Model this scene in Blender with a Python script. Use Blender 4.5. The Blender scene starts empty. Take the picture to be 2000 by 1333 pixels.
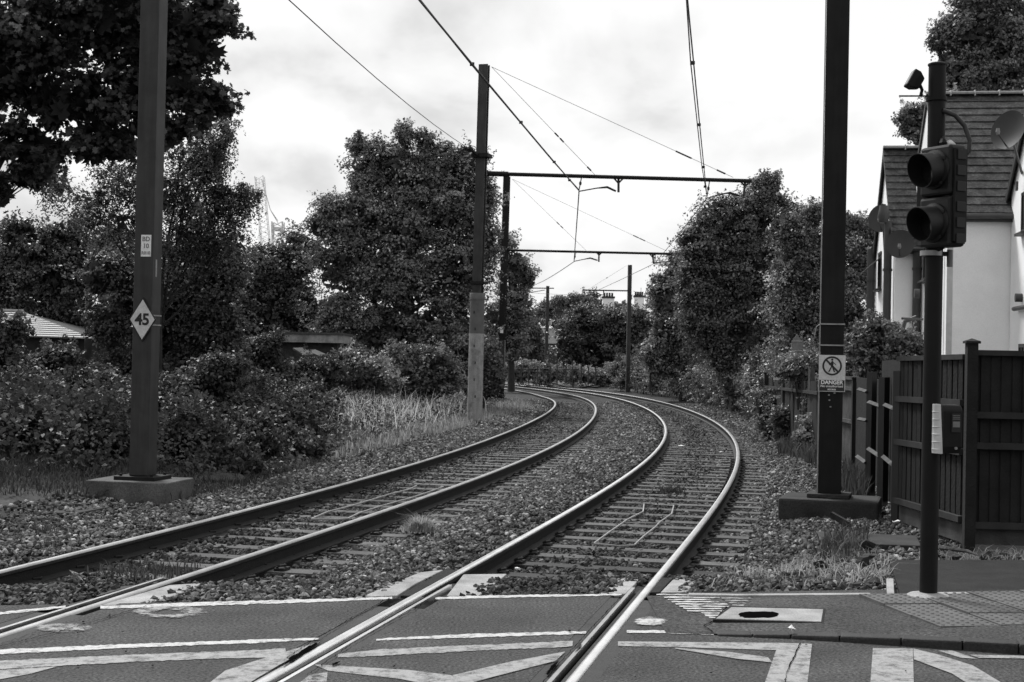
import bpy, bmesh, math, random
import numpy as np
from mathutils import Vector, Matrix

random.seed(7)
RNG = np.random.default_rng(11)
scene = bpy.context.scene
COL = scene.collection
R = math.radians

# ------------------------------------------------------------------ camera
CAM_H, FPX, HORIZON, ROLL = 1.65, 2800.0, 703.0, R(1.2)     # heights are above the rail heads
PITCH = math.atan((HORIZON - 666.5) / FPX)
cr, sr, cp, sp = math.cos(ROLL), math.sin(ROLL), math.cos(PITCH), math.sin(PITCH)
F_ = Vector((0, cp, sp)); R0 = Vector((1, 0, 0)); U0 = Vector((0, -sp, cp))
RIGHT = R0 * cr + U0 * sr
UP = R0 * -sr + U0 * cr
cam_data = bpy.data.cameras.new('camera')
cam = bpy.data.objects.new('camera', cam_data)
COL.objects.link(cam)
m = Matrix.Identity(4)
for i, v in enumerate((RIGHT, UP, -F_)):
    m[0][i], m[1][i], m[2][i] = v
m.translation = Vector((0, 0, CAM_H))
cam.matrix_world = m
cam_data.sensor_width = 36.0
cam_data.lens = FPX / 2000 * 36
cam_data.clip_end = 3000
cam_data.dof.use_dof = True
cam_data.dof.focus_distance = 14.0
cam_data.dof.aperture_fstop = 7.1
scene.camera = cam

# ------------------------------------------------------------------ sky, sun, exposure
SUN_EL, SUN_AZ = R(50), R(-30)          # azimuth from +Y towards +X: the bright part of the cloud is ahead to the left
world = bpy.data.worlds.new('World'); scene.world = world
world.use_nodes = True
nt = world.node_tree; N = nt.nodes; L = nt.links
N.clear()
out = N.new('ShaderNodeOutputWorld'); bg = N.new('ShaderNodeBackground')
sky = N.new('ShaderNodeTexSky'); sky.sky_type = 'NISHITA'; sky.sun_disc = False
sky.sun_elevation = SUN_EL; sky.sun_rotation = SUN_AZ
bw = N.new('ShaderNodeRGBToBW'); L.new(sky.outputs[0], bw.inputs[0])
geo = N.new('ShaderNodeTexCoord')
sep = N.new('ShaderNodeSeparateXYZ'); L.new(geo.outputs['Generated'], sep.inputs[0])
# project the direction on a cloud layer so that clouds flatten towards the horizon
zc = N.new('ShaderNodeMath'); zc.operation = 'MAXIMUM'; zc.inputs[1].default_value = 0.0
L.new(sep.outputs[2], zc.inputs[0])
za = N.new('ShaderNodeMath'); za.operation = 'ADD'; za.inputs[1].default_value = 0.55; L.new(zc.outputs[0], za.inputs[0])
dv = N.new('ShaderNodeVectorMath'); dv.operation = 'DIVIDE'
cb = N.new('ShaderNodeCombineXYZ')
for k in range(3): L.new(za.outputs[0], cb.inputs[k])
L.new(geo.outputs['Generated'], dv.inputs[0]); L.new(cb.outputs[0], dv.inputs[1])
mp = N.new('ShaderNodeMapping'); mp.inputs['Location'].default_value = (3.1, 0.4, 1.3); mp.inputs['Scale'].default_value = (2.3, 2.0, 2.6)
L.new(dv.outputs[0], mp.inputs[0])
n1 = N.new('ShaderNodeTexNoise'); n1.inputs['Scale'].default_value = 2.3; n1.inputs['Detail'].default_value = 7
n1.inputs['Roughness'].default_value = .48; n1.inputs['Distortion'].default_value = .15
L.new(mp.outputs[0], n1.inputs[0])
ramp = N.new('ShaderNodeValToRGB')
els = ramp.color_ramp.elements
els[0].position = .34; els[0].color = (.70, .70, .70, 1)
els[1].position = .55; els[1].color = (1.12, 1.12, 1.12, 1)
e = els.new(.42); e.color = (.86, .86, .86, 1)
e = els.new(.47); e.color = (1.0, 1.0, 1.0, 1)
L.new(n1.outputs[0], ramp.inputs[0])
skym = N.new('ShaderNodeMath'); skym.operation = 'MULTIPLY'; skym.inputs[1].default_value = .10
L.new(bw.outputs[0], skym.inputs[0])
mix = N.new('ShaderNodeMix'); mix.data_type = 'FLOAT'; mix.inputs[0].default_value = .88
L.new(skym.outputs[0], mix.inputs[2]); L.new(ramp.outputs[0], mix.inputs[3])
L.new(mix.outputs[0], bg.inputs[0]); bg.inputs[1].default_value = 1.12
L.new(bg.outputs[0], out.inputs[0])

sun_data = bpy.data.lights.new('sun', 'SUN'); sun = bpy.data.objects.new('sun', sun_data); COL.objects.link(sun)
sun_data.energy = 4.6; sun_data.angle = R(16); sun_data.color = (1, 1, 1)
sdir = Vector((math.sin(SUN_AZ) * math.cos(SUN_EL), math.cos(SUN_AZ) * math.cos(SUN_EL), math.sin(SUN_EL)))
sun.rotation_euler = sdir.to_track_quat('Z', 'Y').to_euler()
sun.location = (0, 0, 40)
scene.view_settings.view_transform = 'Standard'
scene.view_settings.look = 'None'
scene.view_settings.exposure = -0.22
scene.view_settings.gamma = 1.0
scene.view_settings.use_curve_mapping = False

# ------------------------------------------------------------------ pixel -> place
def ray(px, py):
    return F_ + RIGHT * ((px - 1000) / FPX) + UP * (-(py - 666.5) / FPX)
def P(px, py, z=0.0):                    # the point of the level z seen at a pixel of the photograph
    d = ray(px, py); t = (z - CAM_H) / d.z
    return Vector((d.x * t, d.y * t, z))
def at(px, py, Y):                       # the point at depth Y
    d = ray(px, py); t = Y / d.y
    return Vector((d.x * t, Y, CAM_H + d.z * t))
def mpp(Y): return Y / FPX               # metres per photograph pixel at depth Y

# ------------------------------------------------------------------ materials (the photograph is black and white)
def mat(name, base, rough=.8, var=.25, scale=6., bump=0., bscale=None, metal=0., spec=.4, fine=0., fscale=200., dirt=0., streak=0.):
    M = bpy.data.materials.new(name); M.use_nodes = True
    t = M.node_tree; n = t.nodes; l = t.links
    b = n['Principled BSDF']
    b.inputs['Roughness'].default_value = rough; b.inputs['Metallic'].default_value = metal
    b.inputs['Specular IOR Level'].default_value = spec
    tc = n.new('ShaderNodeNewGeometry')
    no = n.new('ShaderNodeTexNoise'); no.inputs['Scale'].default_value = scale; no.inputs['Detail'].default_value = 6
    l.new(tc.outputs['Position'], no.inputs['Vector'])
    mr = n.new('ShaderNodeMapRange'); mr.inputs[1].default_value = .3; mr.inputs[2].default_value = .7
    mr.inputs[3].default_value = base * (1 - var); mr.inputs[4].default_value = base * (1 + var)
    l.new(no.outputs[0], mr.inputs[0]); last = mr.outputs[0]
    if fine:
        nf = n.new('ShaderNodeTexNoise'); nf.inputs['Scale'].default_value = fscale; nf.inputs['Detail'].default_value = 2
        l.new(tc.outputs['Position'], nf.inputs['Vector'])
        m2 = n.new('ShaderNodeMapRange'); m2.inputs[1].default_value = .3; m2.inputs[2].default_value = .7
        m2.inputs[3].default_value = 1 - fine; m2.inputs[4].default_value = 1 + fine
        l.new(nf.outputs[0], m2.inputs[0])
        mu = n.new('ShaderNodeMath'); mu.operation = 'MULTIPLY'
        l.new(last, mu.inputs[0]); l.new(m2.outputs[0], mu.inputs[1]); last = mu.outputs[0]
    if dirt:
        nd = n.new('ShaderNodeTexNoise'); nd.inputs['Scale'].default_value = scale * .35; nd.inputs['Detail'].default_value = 9
        nd.inputs['Roughness'].default_value = .7
        l.new(tc.outputs['Position'], nd.inputs['Vector'])
        m3 = n.new('ShaderNodeMapRange'); m3.inputs[1].default_value = .52; m3.inputs[2].default_value = .68
        m3.inputs[3].default_value = 1; m3.inputs[4].default_value = 1 - dirt
        l.new(nd.outputs[0], m3.inputs[0])
        mu = n.new('ShaderNodeMath'); mu.operation = 'MULTIPLY'
        l.new(last, mu.inputs[0]); l.new(m3.outputs[0], mu.inputs[1]); last = mu.outputs[0]
    if streak:
        mpn = n.new('ShaderNodeMapping'); mpn.inputs['Scale'].default_value = (14, 14, 1.2); l.new(tc.outputs['Position'], mpn.inputs[0])
        ns = n.new('ShaderNodeTexNoise'); ns.inputs['Scale'].default_value = 1.; ns.inputs['Detail'].default_value = 8; ns.inputs['Roughness'].default_value = .65
        l.new(mpn.outputs[0], ns.inputs['Vector'])
        m4 = n.new('ShaderNodeMapRange'); m4.inputs[1].default_value = .35; m4.inputs[2].default_value = .7; m4.inputs[3].default_value = 1 - streak; m4.inputs[4].default_value = 1 + streak * 1.3
        l.new(ns.outputs[0], m4.inputs[0])
        mu = n.new('ShaderNodeMath'); mu.operation = 'MULTIPLY'
        l.new(last, mu.inputs[0]); l.new(m4.outputs[0], mu.inputs[1]); last = mu.outputs[0]
    l.new(last, b.inputs['Base Color'])
    if bump:
        nb = n.new('ShaderNodeTexNoise'); nb.inputs['Scale'].default_value = bscale or scale * 6; nb.inputs['Detail'].default_value = 4
        l.new(tc.outputs['Position'], nb.inputs['Vector'])
        bu = n.new('ShaderNodeBump'); bu.inputs['Strength'].default_value = bump; bu.inputs['Distance'].default_value = .02
        l.new(nb.outputs[0], bu.inputs['Height']); l.new(bu.outputs[0], b.inputs['Normal'])
    return M

def leaf_mat(name, base, rough=.42, trans=.33, spec=.4):
    M = bpy.data.materials.new(name); M.use_nodes = True
    t = M.node_tree; n = t.nodes; l = t.links
    b = n['Principled BSDF']; b.inputs['Roughness'].default_value = rough; b.inputs['Specular IOR Level'].default_value = spec
    a = n.new('ShaderNodeAttribute'); a.attribute_name = 'tone'
    mu = n.new('ShaderNodeMath'); mu.operation = 'MULTIPLY'; mu.inputs[1].default_value = base
    l.new(a.outputs['Fac'], mu.inputs[0]); l.new(mu.outputs[0], b.inputs['Base Color'])
    tr = n.new('ShaderNodeBsdfTranslucent'); l.new(mu.outputs[0], tr.inputs[0])
    mx = n.new('ShaderNodeMixShader'); mx.inputs[0].default_value = trans
    l.new(b.outputs[0], mx.inputs[1]); l.new(tr.outputs[0], mx.inputs[2])
    l.new(mx.outputs[0], n['Material Output'].inputs[0])
    return M

def worn_paint(name, paint, under, lo=.50, hi=.60, scale=14.):
    # paint worn through to the road below; 'fade' (0..1, per vertex) thins it towards soft edges
    M = bpy.data.materials.new(name); M.use_nodes = True
    t = M.node_tree; n = t.nodes; l = t.links
    b = n['Principled BSDF']; b.inputs['Roughness'].default_value = .75; b.inputs['Specular IOR Level'].default_value = .25
    g = n.new('ShaderNodeNewGeometry')
    a = n.new('ShaderNodeTexNoise'); a.inputs['Scale'].default_value = scale; a.inputs['Detail'].default_value = 12; a.inputs['Roughness'].default_value = .8
    l.new(g.outputs['Position'], a.inputs['Vector'])
    fd = n.new('ShaderNodeAttribute'); fd.attribute_name = 'fade'
    sb = n.new('ShaderNodeMath'); sb.operation = 'MULTIPLY_ADD'; sb.inputs[1].default_value = .30
    l.new(fd.outputs['Fac'], sb.inputs[0]); l.new(a.outputs[0], sb.inputs[2])
    r = n.new('ShaderNodeMapRange'); r.inputs[1].default_value = lo; r.inputs[2].default_value = hi
    r.inputs[3].default_value = 1; r.inputs[4].default_value = 0
    l.new(sb.outputs[0], r.inputs[0])
    f = n.new('ShaderNodeTexNoise'); f.inputs['Scale'].default_value = 110; f.inputs['Detail'].default_value = 4; f.inputs['Roughness'].default_value = .7
    l.new(g.outputs['Position'], f.inputs['Vector'])
    fr = n.new('ShaderNodeMapRange'); fr.inputs[1].default_value = .3; fr.inputs[2].default_value = .7; fr.inputs[3].default_value = paint * .72; fr.inputs[4].default_value = paint * 1.2
    l.new(f.outputs[0], fr.inputs[0]); l.new(fr.outputs[0], b.inputs['Base Color'])
    tr = n.new('ShaderNodeBsdfTransparent'); mx = n.new('ShaderNodeMixShader')
    l.new(r.outputs[0], mx.inputs[0]); l.new(tr.outputs[0], mx.inputs[1]); l.new(b.outputs[0], mx.inputs[2])
    l.new(mx.outputs[0], n['Material Output'].inputs[0])
    return M

M = {}
M['asphalt'] = mat('asphalt', .052, .85, .34, 1.6, .8, 75, fine=.85, fscale=55, dirt=-.4, spec=.25)
M['asphalt_dark'] = mat('asphalt_dark', .022, .9, .25, 4.0, .5, 160, fine=.5, fscale=120, spec=.2)
M['paving_asphalt'] = mat('paving_asphalt', .062, .85, .25, 4.0, .5, 160, fine=.5, fscale=120, dirt=.3)
M['concrete'] = mat('concrete', .30, .85, .25, 5., .3, 60, fine=.25, fscale=90, dirt=.35)
M['concrete_dark'] = mat('concrete_dark', .030, .9, .4, 4., .4, 40, fine=.3, fscale=60, dirt=.6)
M['sleeper'] = mat('sleeper_concrete', .085, .85, .35, 3., .3, 60, fine=.3, fscale=70, dirt=.4)
M['timber_dark'] = mat('timber_dark', .02, .8, .4, 3.)
M['rust'] = mat('rail_rust', .009, .75, .4, 6., .3, 60)
M['rail_top'] = mat('rail_polished', .88, .28, .12, 4., metal=1., fine=.1, fscale=60)
M['rail_dull'] = mat('rail_dull_steel', .38, .38, .2, 4., metal=1., fine=.1, fscale=60)
M['kerb'] = mat('kerb_stone', .032, .85, .25, 5., .3, 70, fine=.3, fscale=90, dirt=.3)
M['tactile'] = mat('tactile_slab', .095, .85, .2, 5., fine=.2, fscale=90, dirt=.25)
M['stone'] = None
M['foundation'] = mat('foundation_concrete', .085, .9, .3, 4., .4, 40, fine=.3, fscale=60, dirt=.5)
M['soil'] = mat('soil', .03, .95, .5, 2., .6, 20, fine=.5, fscale=40)
M['bed'] = mat('ballast_bed', .014, .95, .5, 12., .8, 22, fine=.6, fscale=28)
M['line_white'] = worn_paint('white_line_paint', .50, .09, .50, .66, 11)
M['line_yellow'] = worn_paint('box_marking_paint', .31, .10, .47, .70, 9)
M['line_faint'] = worn_paint('faint_paint', .30, .085, .46, .60, 11)
M['pole'] = mat('pole_grey_paint', .033, .55, .2, 5., spec=.3, dirt=.3, streak=.22)
M['pole_dark'] = mat('pole_dark_paint', .011, .65, .25, 4., spec=.18, dirt=.3, streak=.22)
M['sleeve'] = mat('pole_sleeve', .10, .7, .15, 5., dirt=.3)
M['sleeve_pale'] = mat('pole_sleeve_pale', .27, .75, .2, 6., fine=.15, fscale=50, dirt=.5, streak=.15)
M['galv'] = mat('galvanised', .30, .5, .2, 8., metal=.6)
M['void'] = mat('dark_gap', .004, 1., .2, 8., spec=0.)
M['black'] = mat('black_plastic', .007, .6, .2, 8., spec=.2)
M['signal'] = mat('signal_head_plastic', .010, .5, .15, 9., spec=.3, dirt=.2)
M['lens'] = mat('signal_lens', .01, .12, .1, 9., spec=.6)
M['cable'] = mat('cable', .02, .5, .2, 8.)
M['wire'] = mat('overhead_wire', .03, .5, .2, 8., metal=.3)
M['loopcable'] = mat('loop_cable', .30, .6, .2, 9.)
M['signwhite'] = mat('sign_white', .55, .55, .12, 12., fine=.1, fscale=60, dirt=.12)
M['signplate'] = mat('sign_plate', .75, .55, .1, 12., fine=.1, fscale=60)
M['signblack'] = mat('sign_black', .012, .5, .1, 8.)
M['signgrey'] = mat('sign_back_grey', .15, .6, .2, 8.)
M['signred'] = mat('sign_dark_panel', .02, .5, .1, 8.)
M['pale_plastic'] = mat('pale_plastic', .50, .5, .08, 10., dirt=.15)
M['fence'] = mat('fence_board', .010, .9, .45, 5., .3, 40, dirt=.3)
M['fence_pale'] = mat('fence_board_weathered', .055, .85, .5, 4., .4, 50, dirt=.4)
M['fence_rail'] = mat('fence_rail', .02, .8, .4, 5.)
M['render'] = mat('white_render', .88, .85, .05, .9, .2, 60, fine=.05, fscale=60, dirt=.10)
M['tile'] = mat('roof_tile', .045, .9, .55, 5., .6, 50, fine=.55, fscale=22, dirt=.4, spec=.2)
M['ridge'] = mat('ridge_tile', .17, .85, .2, 8., fine=.2, fscale=40)
M['mortar'] = mat('mortar', .55, .85, .15, 8.)
M['pipe'] = mat('waste_pipe', .045, .5, .15, 8.)
M['pipe_pale'] = mat('pale_pipe', .45, .5, .1, 8.)
M['glass'] = mat('window_glass', .02, .06, .1, 3., spec=.6)
M['frame'] = mat('window_frame_dark', .03, .5, .1, 8.)
M['dish'] = mat('satellite_dish', .022, .55, .1, 8.)
M['brick'] = mat('brick_dark', .035, .85, .4, 9., fine=.3, fscale=30)
M['slate'] = mat('slate', .05, .7, .3, 5.)
M['shedroof'] = mat('shed_roof_strip', .30, .6, .15, 6., dirt=.2)
M['shedwall'] = mat('shed_wall', .025, .85, .3, 5.)
M['bark'] = mat('bark', .028, .9, .4, 8., .6, 30)
M['bark_pale'] = mat('bark_pale', .045, .9, .4, 8., .6, 30)
M['crane'] = mat('crane_steel', .6, .6, .1, 2.)
M['litter'] = mat('litter_paper', .75, .8, .1, 20.)
M['drygrass_core'] = mat('verge_soil', .04, .95, .4, 3., .5, 30)
M['leaf'] = leaf_mat('leaf_dark', .092)
M['leaf_mid'] = leaf_mat('leaf_mid', .17)
M['leaf_pale'] = leaf_mat('leaf_pale', .13)
M['leaf_maple'] = leaf_mat('leaf_maple', .060, trans=.5)
M['ivy'] = leaf_mat('leaf_ivy', .125, rough=.4, spec=.4)
M['bramble'] = leaf_mat('leaf_bramble', .060, rough=.5, spec=.3)
M['grass'] = leaf_mat('grass_dry', .40, rough=.7, trans=.45, spec=.2)
M['weed'] = leaf_mat('weed_green', .10, rough=.7, trans=.3, spec=.2)

def stone_mat():
    M_ = bpy.data.materials.new('ballast_stone'); M_.use_nodes = True
    t = M_.node_tree; n = t.nodes; l = t.links; b = n['Principled BSDF']
    b.inputs['Roughness'].default_value = .8; b.inputs['Specular IOR Level'].default_value = .35
    oi = n.new('ShaderNodeObjectInfo')
    cr_ = n.new('ShaderNodeValToRGB'); e = cr_.color_ramp.elements
    e[0].color = (.014, .014, .014, 1); e[1].color = (.42, .42, .42, 1); e[1].position = 1
    x = e.new(.5); x.color = (.062, .062, .062, 1); x = e.new(.87); x.color = (.145, .145, .145, 1)
    l.new(oi.outputs['Random'], cr_.inputs[0])
    g = n.new('ShaderNodeNewGeometry'); no = n.new('ShaderNodeTexNoise'); no.inputs['Scale'].default_value = 60
    l.new(g.outputs['Position'], no.inputs['Vector'])
    mr = n.new('ShaderNodeMapRange'); mr.inputs[3].default_value = .6; mr.inputs[4].default_value = 1.4; l.new(no.outputs[0], mr.inputs[0])
    mu = n.new('ShaderNodeMath'); mu.operation = 'MULTIPLY'; l.new(cr_.outputs[0], mu.inputs[0]); l.new(mr.outputs[0], mu.inputs[1])
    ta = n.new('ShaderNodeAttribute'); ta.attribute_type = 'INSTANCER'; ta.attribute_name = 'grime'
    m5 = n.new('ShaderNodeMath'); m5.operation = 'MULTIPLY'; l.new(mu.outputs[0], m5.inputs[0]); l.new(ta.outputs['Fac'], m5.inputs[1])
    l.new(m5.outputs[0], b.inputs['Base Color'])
    return M_
M['stone'] = stone_mat()

# ------------------------------------------------------------------ builders
def tag(o, label=None, cat=None, group=None, kind=None):
    if label: o['label'] = label
    if cat: o['category'] = cat
    if group: o['group'] = group
    if kind: o['kind'] = kind
    return o

class MB:
    def __init__(s): s.v = []; s.f = []; s.mi = []
    def add(s, v, f, mi=0):
        k = len(s.v); s.v += [tuple(x) for x in v]; s.f += [tuple(i + k for i in q) for q in f]; s.mi += [mi] * len(f); return s
    def box(s, c, d, rz=0., mi=0, tilt=None):
        x, y, z = d[0] / 2, d[1] / 2, d[2] / 2
        v = [Vector((i * x, j * y, k * z)) for k in (-1, 1) for j in (-1, 1) for i in (-1, 1)]
        rm = Matrix.Rotation(rz, 3, 'Z')
        if tilt: rm = rm @ Matrix.Rotation(tilt[0], 3, tilt[1])
        v = [rm @ p + Vector(c) for p in v]
        return s.add(v, [(0, 2, 3, 1), (4, 5, 7, 6), (0, 1, 5, 4), (2, 6, 7, 3), (0, 4, 6, 2), (1, 3, 7, 5)], mi)
    def tube(s, pts, r, n=8, mi=0, caps=True):
        pts = [Vector(p) for p in pts]; rs = r if isinstance(r, (list, tuple)) else [r] * len(pts)
        rings = []; prev = None
        for i, p in enumerate(pts):
            a = pts[max(i - 1, 0)]; b = pts[min(i + 1, len(pts) - 1)]
            d = (b - a).normalized() if (b - a).length > 1e-9 else Vector((0, 0, 1))
            if prev is None:
                u = d.cross(Vector((0, 0, 1)))
                if u.length < .05: u = d.cross(Vector((1, 0, 0)))
            else: u = prev - d * prev.dot(d)
            u.normalize(); w = d.cross(u); prev = u
            rings.append([p + (u * math.cos(2 * math.pi * k / n) + w * math.sin(2 * math.pi * k / n)) * rs[i] for k in range(n)])
        v = [p for q in rings for p in q]; f = []
        for i in range(len(rings) - 1):
            for k in range(n):
                f.append((i * n + k, i * n + (k + 1) % n, (i + 1) * n + (k + 1) % n, (i + 1) * n + k))
        if caps:
            f.append(tuple(reversed(range(n)))); f.append(tuple((len(rings) - 1) * n + k for k in range(n)))
        return s.add(v, f, mi)
    def lathe(s, c, prof, n=16, mi=0):            # prof: (r, z) upwards
        v = []; f = []
        for r, z in prof:
            v += [Vector(c) + Vector((r * math.cos(2 * math.pi * k / n), r * math.sin(2 * math.pi * k / n), z)) for k in range(n)]
        for i in range(len(prof) - 1):
            for k in range(n): f.append((i * n + k, i * n + (k + 1) % n, (i + 1) * n + (k + 1) % n, (i + 1) * n + k))
        f.append(tuple(reversed(range(n)))); f.append(tuple((len(prof) - 1) * n + k for k in range(n)))
        return s.add(v, f, mi)
    def prism(s, poly, d, mi=0):                  # closed planar polygon extruded by d
        d = Vector(d); n = len(poly); a = [Vector(p) for p in poly]
        v = a + [p + d for p in a]
        f = [tuple(range(n)), tuple(reversed(range(n, 2 * n)))] + [(i, i + n, (i + 1) % n + n, (i + 1) % n) for i in range(n)]
        return s.add(v, f, mi)
    def build(s, name, mats, parent=None, smooth=False, world=True, bevel=0.):
        off = parent_off(parent) if (parent and world) else Vector((0, 0, 0))
        me = bpy.data.meshes.new(name)
        me.from_pydata([tuple(Vector(p) - off) for p in s.v], [], s.f)
        mats = mats if isinstance(mats, (list, tuple)) else [mats]
        for q in mats: me.materials.append(q)
        if len(mats) > 1: me.polygons.foreach_set('material_index', s.mi)
        b = bmesh.new(); b.from_mesh(me); bmesh.ops.recalc_face_normals(b, faces=b.faces); b.to_mesh(me); b.free()
        if smooth:
            me.polygons.foreach_set('use_smooth', [True] * len(me.polygons)); me.set_sharp_from_angle(angle=R(40))
        o = bpy.data.objects.new(name, me); COL.objects.link(o)
        if parent: o.parent = parent
        if bevel:
            bm_ = o.modifiers.new('bevel', 'BEVEL'); bm_.width = bevel; bm_.segments = 2; bm_.limit_method = 'ANGLE'
        return o

OFFS = {}
def parent_off(p):
    o = Vector((0, 0, 0))
    while p: o += Vector(p.location); p = p.parent
    return o
def thing(name, loc, label, cat, group=None):
    o = bpy.data.objects.new(name, None); o.empty_display_size = .2; COL.objects.link(o)
    o.location = loc
    return tag(o, label, cat, group)
def copyobj(o, parent=None, loc=None):
    c = o.copy(); COL.objects.link(c)
    if parent is not None: c.parent = parent
    if loc is not None: c.location = loc
    return c
def text_mesh(body, size, bold=.0, align='CENTER', spacing=1.0):
    cu = bpy.data.curves.new('lettering', 'FONT'); cu.body = body; cu.size = size; cu.align_x = align; cu.align_y = 'CENTER'
    cu.offset = bold; cu.extrude = .0015; cu.space_character = spacing; cu.resolution_u = 4
    o = bpy.data.objects.new('lettering', cu); COL.objects.link(o)
    bpy.context.view_layer.update()
    me = bpy.data.meshes.new_from_object(o.evaluated_get(bpy.context.evaluated_depsgraph_get()))
    bpy.data.objects.remove(o); bpy.data.curves.remove(cu)
    return me
def lettering(body, size, parent, origin, ax, up, m_, bold=0., spacing=1., name='lettering'):
    me = text_mesh(body, size, bold, spacing=spacing)
    ax = Vector(ax).normalized(); up = Vector(up).normalized(); nn = ax.cross(up)
    off = parent_off(parent)
    for v in me.vertices:
        v.co = Vector(origin) + ax * v.co.x + up * v.co.y + nn * v.co.z - off
    me.materials.clear(); me.materials.append(m_)
    o = bpy.data.objects.new(name, me); COL.objects.link(o); o.parent = parent
    return o

# ------------------------------------------------------------------ the line of the rails, from where they lie on the ground
LLp = [(-3.78,10.71),(-3.66,11.27),(-3.52,11.87),(-3.35,12.51),(-3.17,13.25),(-2.99,14.18),(-2.42,17.2),(-2.12,18.95),(-1.77,21.09),(-1.3,23.54),(-.74,27.26),(-.38,29.88),(-.07,33.07),(.3,36.17),(.77,40.69),(1.13,44.81),(1.46,49.51),(1.64,53.9),(1.71,59.03),(1.56,65.06)]
LRp = [(-2.93,8.33),(-2.83,8.75),(-2.72,9.2),(-2.6,9.74),(-2.46,10.29),(-2.3,10.92),(-2.12,11.63),(-1.95,12.36),(-1.83,13.08),(-1.6,14.35),(-1.32,15.86),(-.97,17.6),(-.52,19.51),(-.26,21.01),(.08,23.24),(.5,25.69),(1.03,29.1),(1.65,33.99),(2.21,39.04),(2.76,45.29),(3.02,49.18),(3.25,55.62),(3.15,62.05),(2.8,69.96),(2.27,77.47)]
RLp = [(-1.24,7.25),(-1.09,7.9),(-.9,8.78),(-.66,9.81),(.04,13.),(.47,15.07),(1.05,17.78),(1.44,19.59),(2.01,22.56),(2.59,25.94),(3.12,29.4),(3.65,33.28),(4.,36.44),(4.37,40.76),(4.7,46.16),(4.92,52.49),(4.94,59.55),(4.75,65.83),(4.17,74.42)]
RRp = [(.34,7.4),(.5,8.06),(.76,9.28),(1.14,11.03),(1.45,12.39),(1.84,14.05),(2.49,17.12),(3.,19.72),(3.32,21.39),(3.78,23.91),(4.36,27.33),(4.83,30.58),(5.36,35.06),(5.79,39.95),(6.12,45.64),(6.41,53.14),(6.4,61.34),(6.19,66.08),(5.45,75.57),(4.91,80.01),(3.45,86.39),(1.75,94.85)]
def fit(pts, deg):
    a = np.array(pts); t = (a[:, 1] - 45) / 45
    return np.polyfit(t, a[:, 0], deg, w=1 / a[:, 1])
cRR = fit(RRp, 6)
def ev(c, Y):
    return np.polyval(c, (np.asarray(Y, float) - 45) / 45)
def line_eval(c, Y, lo=9.0, hi=84.0):
    Y = np.asarray(Y, float); e = .5
    yc = np.clip(Y, lo, hi)
    s_lo = (ev(c, lo + 3) - ev(c, lo)) / 3; s_hi = (ev(c, hi) - ev(c, hi - 2)) / 2
    r = ev(c, yc) + np.where(Y < lo, (Y - lo) * s_lo, 0)
    d = np.maximum(Y - hi, 0)
    return r + d * s_hi - .5 * d * d / 240
def offs(pts, deg):
    a = np.array(pts); return np.polyfit((a[:, 1] - 45) / 45, line_eval(cRR, a[:, 1]) - a[:, 0], deg, w=1 / a[:, 1])
oRL, oLR, oLL = offs(RLp, 2), offs(LRp, 4), offs(LLp, 4)
def X(rail, Y):
    Y = np.asarray(Y, float); b = line_eval(cRR, Y)
    if rail == 'RR': return b
    c = {'RL': oRL, 'LR': oLR, 'LL': oLL}[rail]
    return b - ev(c, np.clip(Y, 9, 66 if rail == 'LL' else 75))
RAILS = ('LL', 'LR', 'RL', 'RR')
def edgeY(x): return 10.02 + .2366 * x       # far edge of the road, oblique to the tracks
SLEEPER_Z = -.165
def ground_z(x, y):                          # height of the ballast and verge, numpy arrays
    ll, lr, rl, rr = (X(k, y) for k in RAILS)
    xs = np.stack([ll - 14, ll - 6, ll - 3.2, ll - 1.6, ll - .5, ll - .09, ll + .09, (ll + lr) / 2, lr - .09, lr + .09, lr + .5, (lr + rl) / 2 + .2, rl - .12, rl + .09, (rl + rr) / 2, rr - .09, rr + .09, rr + .45, rr + 1.1, rr + 3, rr + 9])
    zs = [.35, .30, .12, -.06, -.07, -.07, -.165, -.195, -.20, -.20, -.19, -.09, -.12, -.205, -.18, -.205, -.205, -.19, -.10, -.04, .0]
    r = np.full(np.shape(x), zs[0], float)
    for i in range(len(zs) - 1):
        t = (x - xs[i]) / (xs[i + 1] - xs[i])
        r = np.where((t >= 0) & (t <= 1), zs[i] + (zs[i + 1] - zs[i]) * t, r)
    r = np.where(x > xs[-1], zs[-1], r)
    k = np.clip(1 - (y - edgeY(x) - .9) / .6, 0, 1)            # stones lie up to the road edge
    return np.where(r < -.025, r * (1 - k) + -.025 * k, r)
def gz(x, y): return float(ground_z(np.array([x], float), np.array([y], float))[0])

# ------------------------------------------------------------------ ground
def grid_object(name, ys, xfun, zfun, m_, kind='structure'):
    v = []; cols = None
    for y in ys:
        xs = xfun(y); cols = len(xs)
        z = zfun(np.array(xs), np.full(len(xs), y))
        v += [(float(a), float(y), float(b)) for a, b in zip(xs, z)]
    f = [(i * cols + k, i * cols + k + 1, (i + 1) * cols + k + 1, (i + 1) * cols + k) for i in range(len(ys) - 1) for k in range(cols - 1)]
    mb = MB().add(v, f); o = mb.build(name, m_, smooth=True)
    return tag(o, kind=kind)
ys = list(np.arange(2, 14, .5)) + list(np.arange(14, 60, 1.)) + list(np.arange(60, 130, 3.)) + [140, 170, 220, 300, 450, 800]
def gx(y):
    a, b = float(X('LL', min(y, 120))), float(X('RR', min(y, 120)))
    return [-700, -250, -90, -50] + list(np.linspace(a - 14, a - 1.5, 14)) + list(np.linspace(a - 1.2, b + 1.4, 34)) + list(np.linspace(b + 1.8, b + 12, 12)) + [50, 90, 250, 700]
def gzz(x, y):
    z = ground_z(x, np.minimum(y, 120))
    return np.where(y < edgeY(x) + .0, np.minimum(z, -.30), z) - .03
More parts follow.
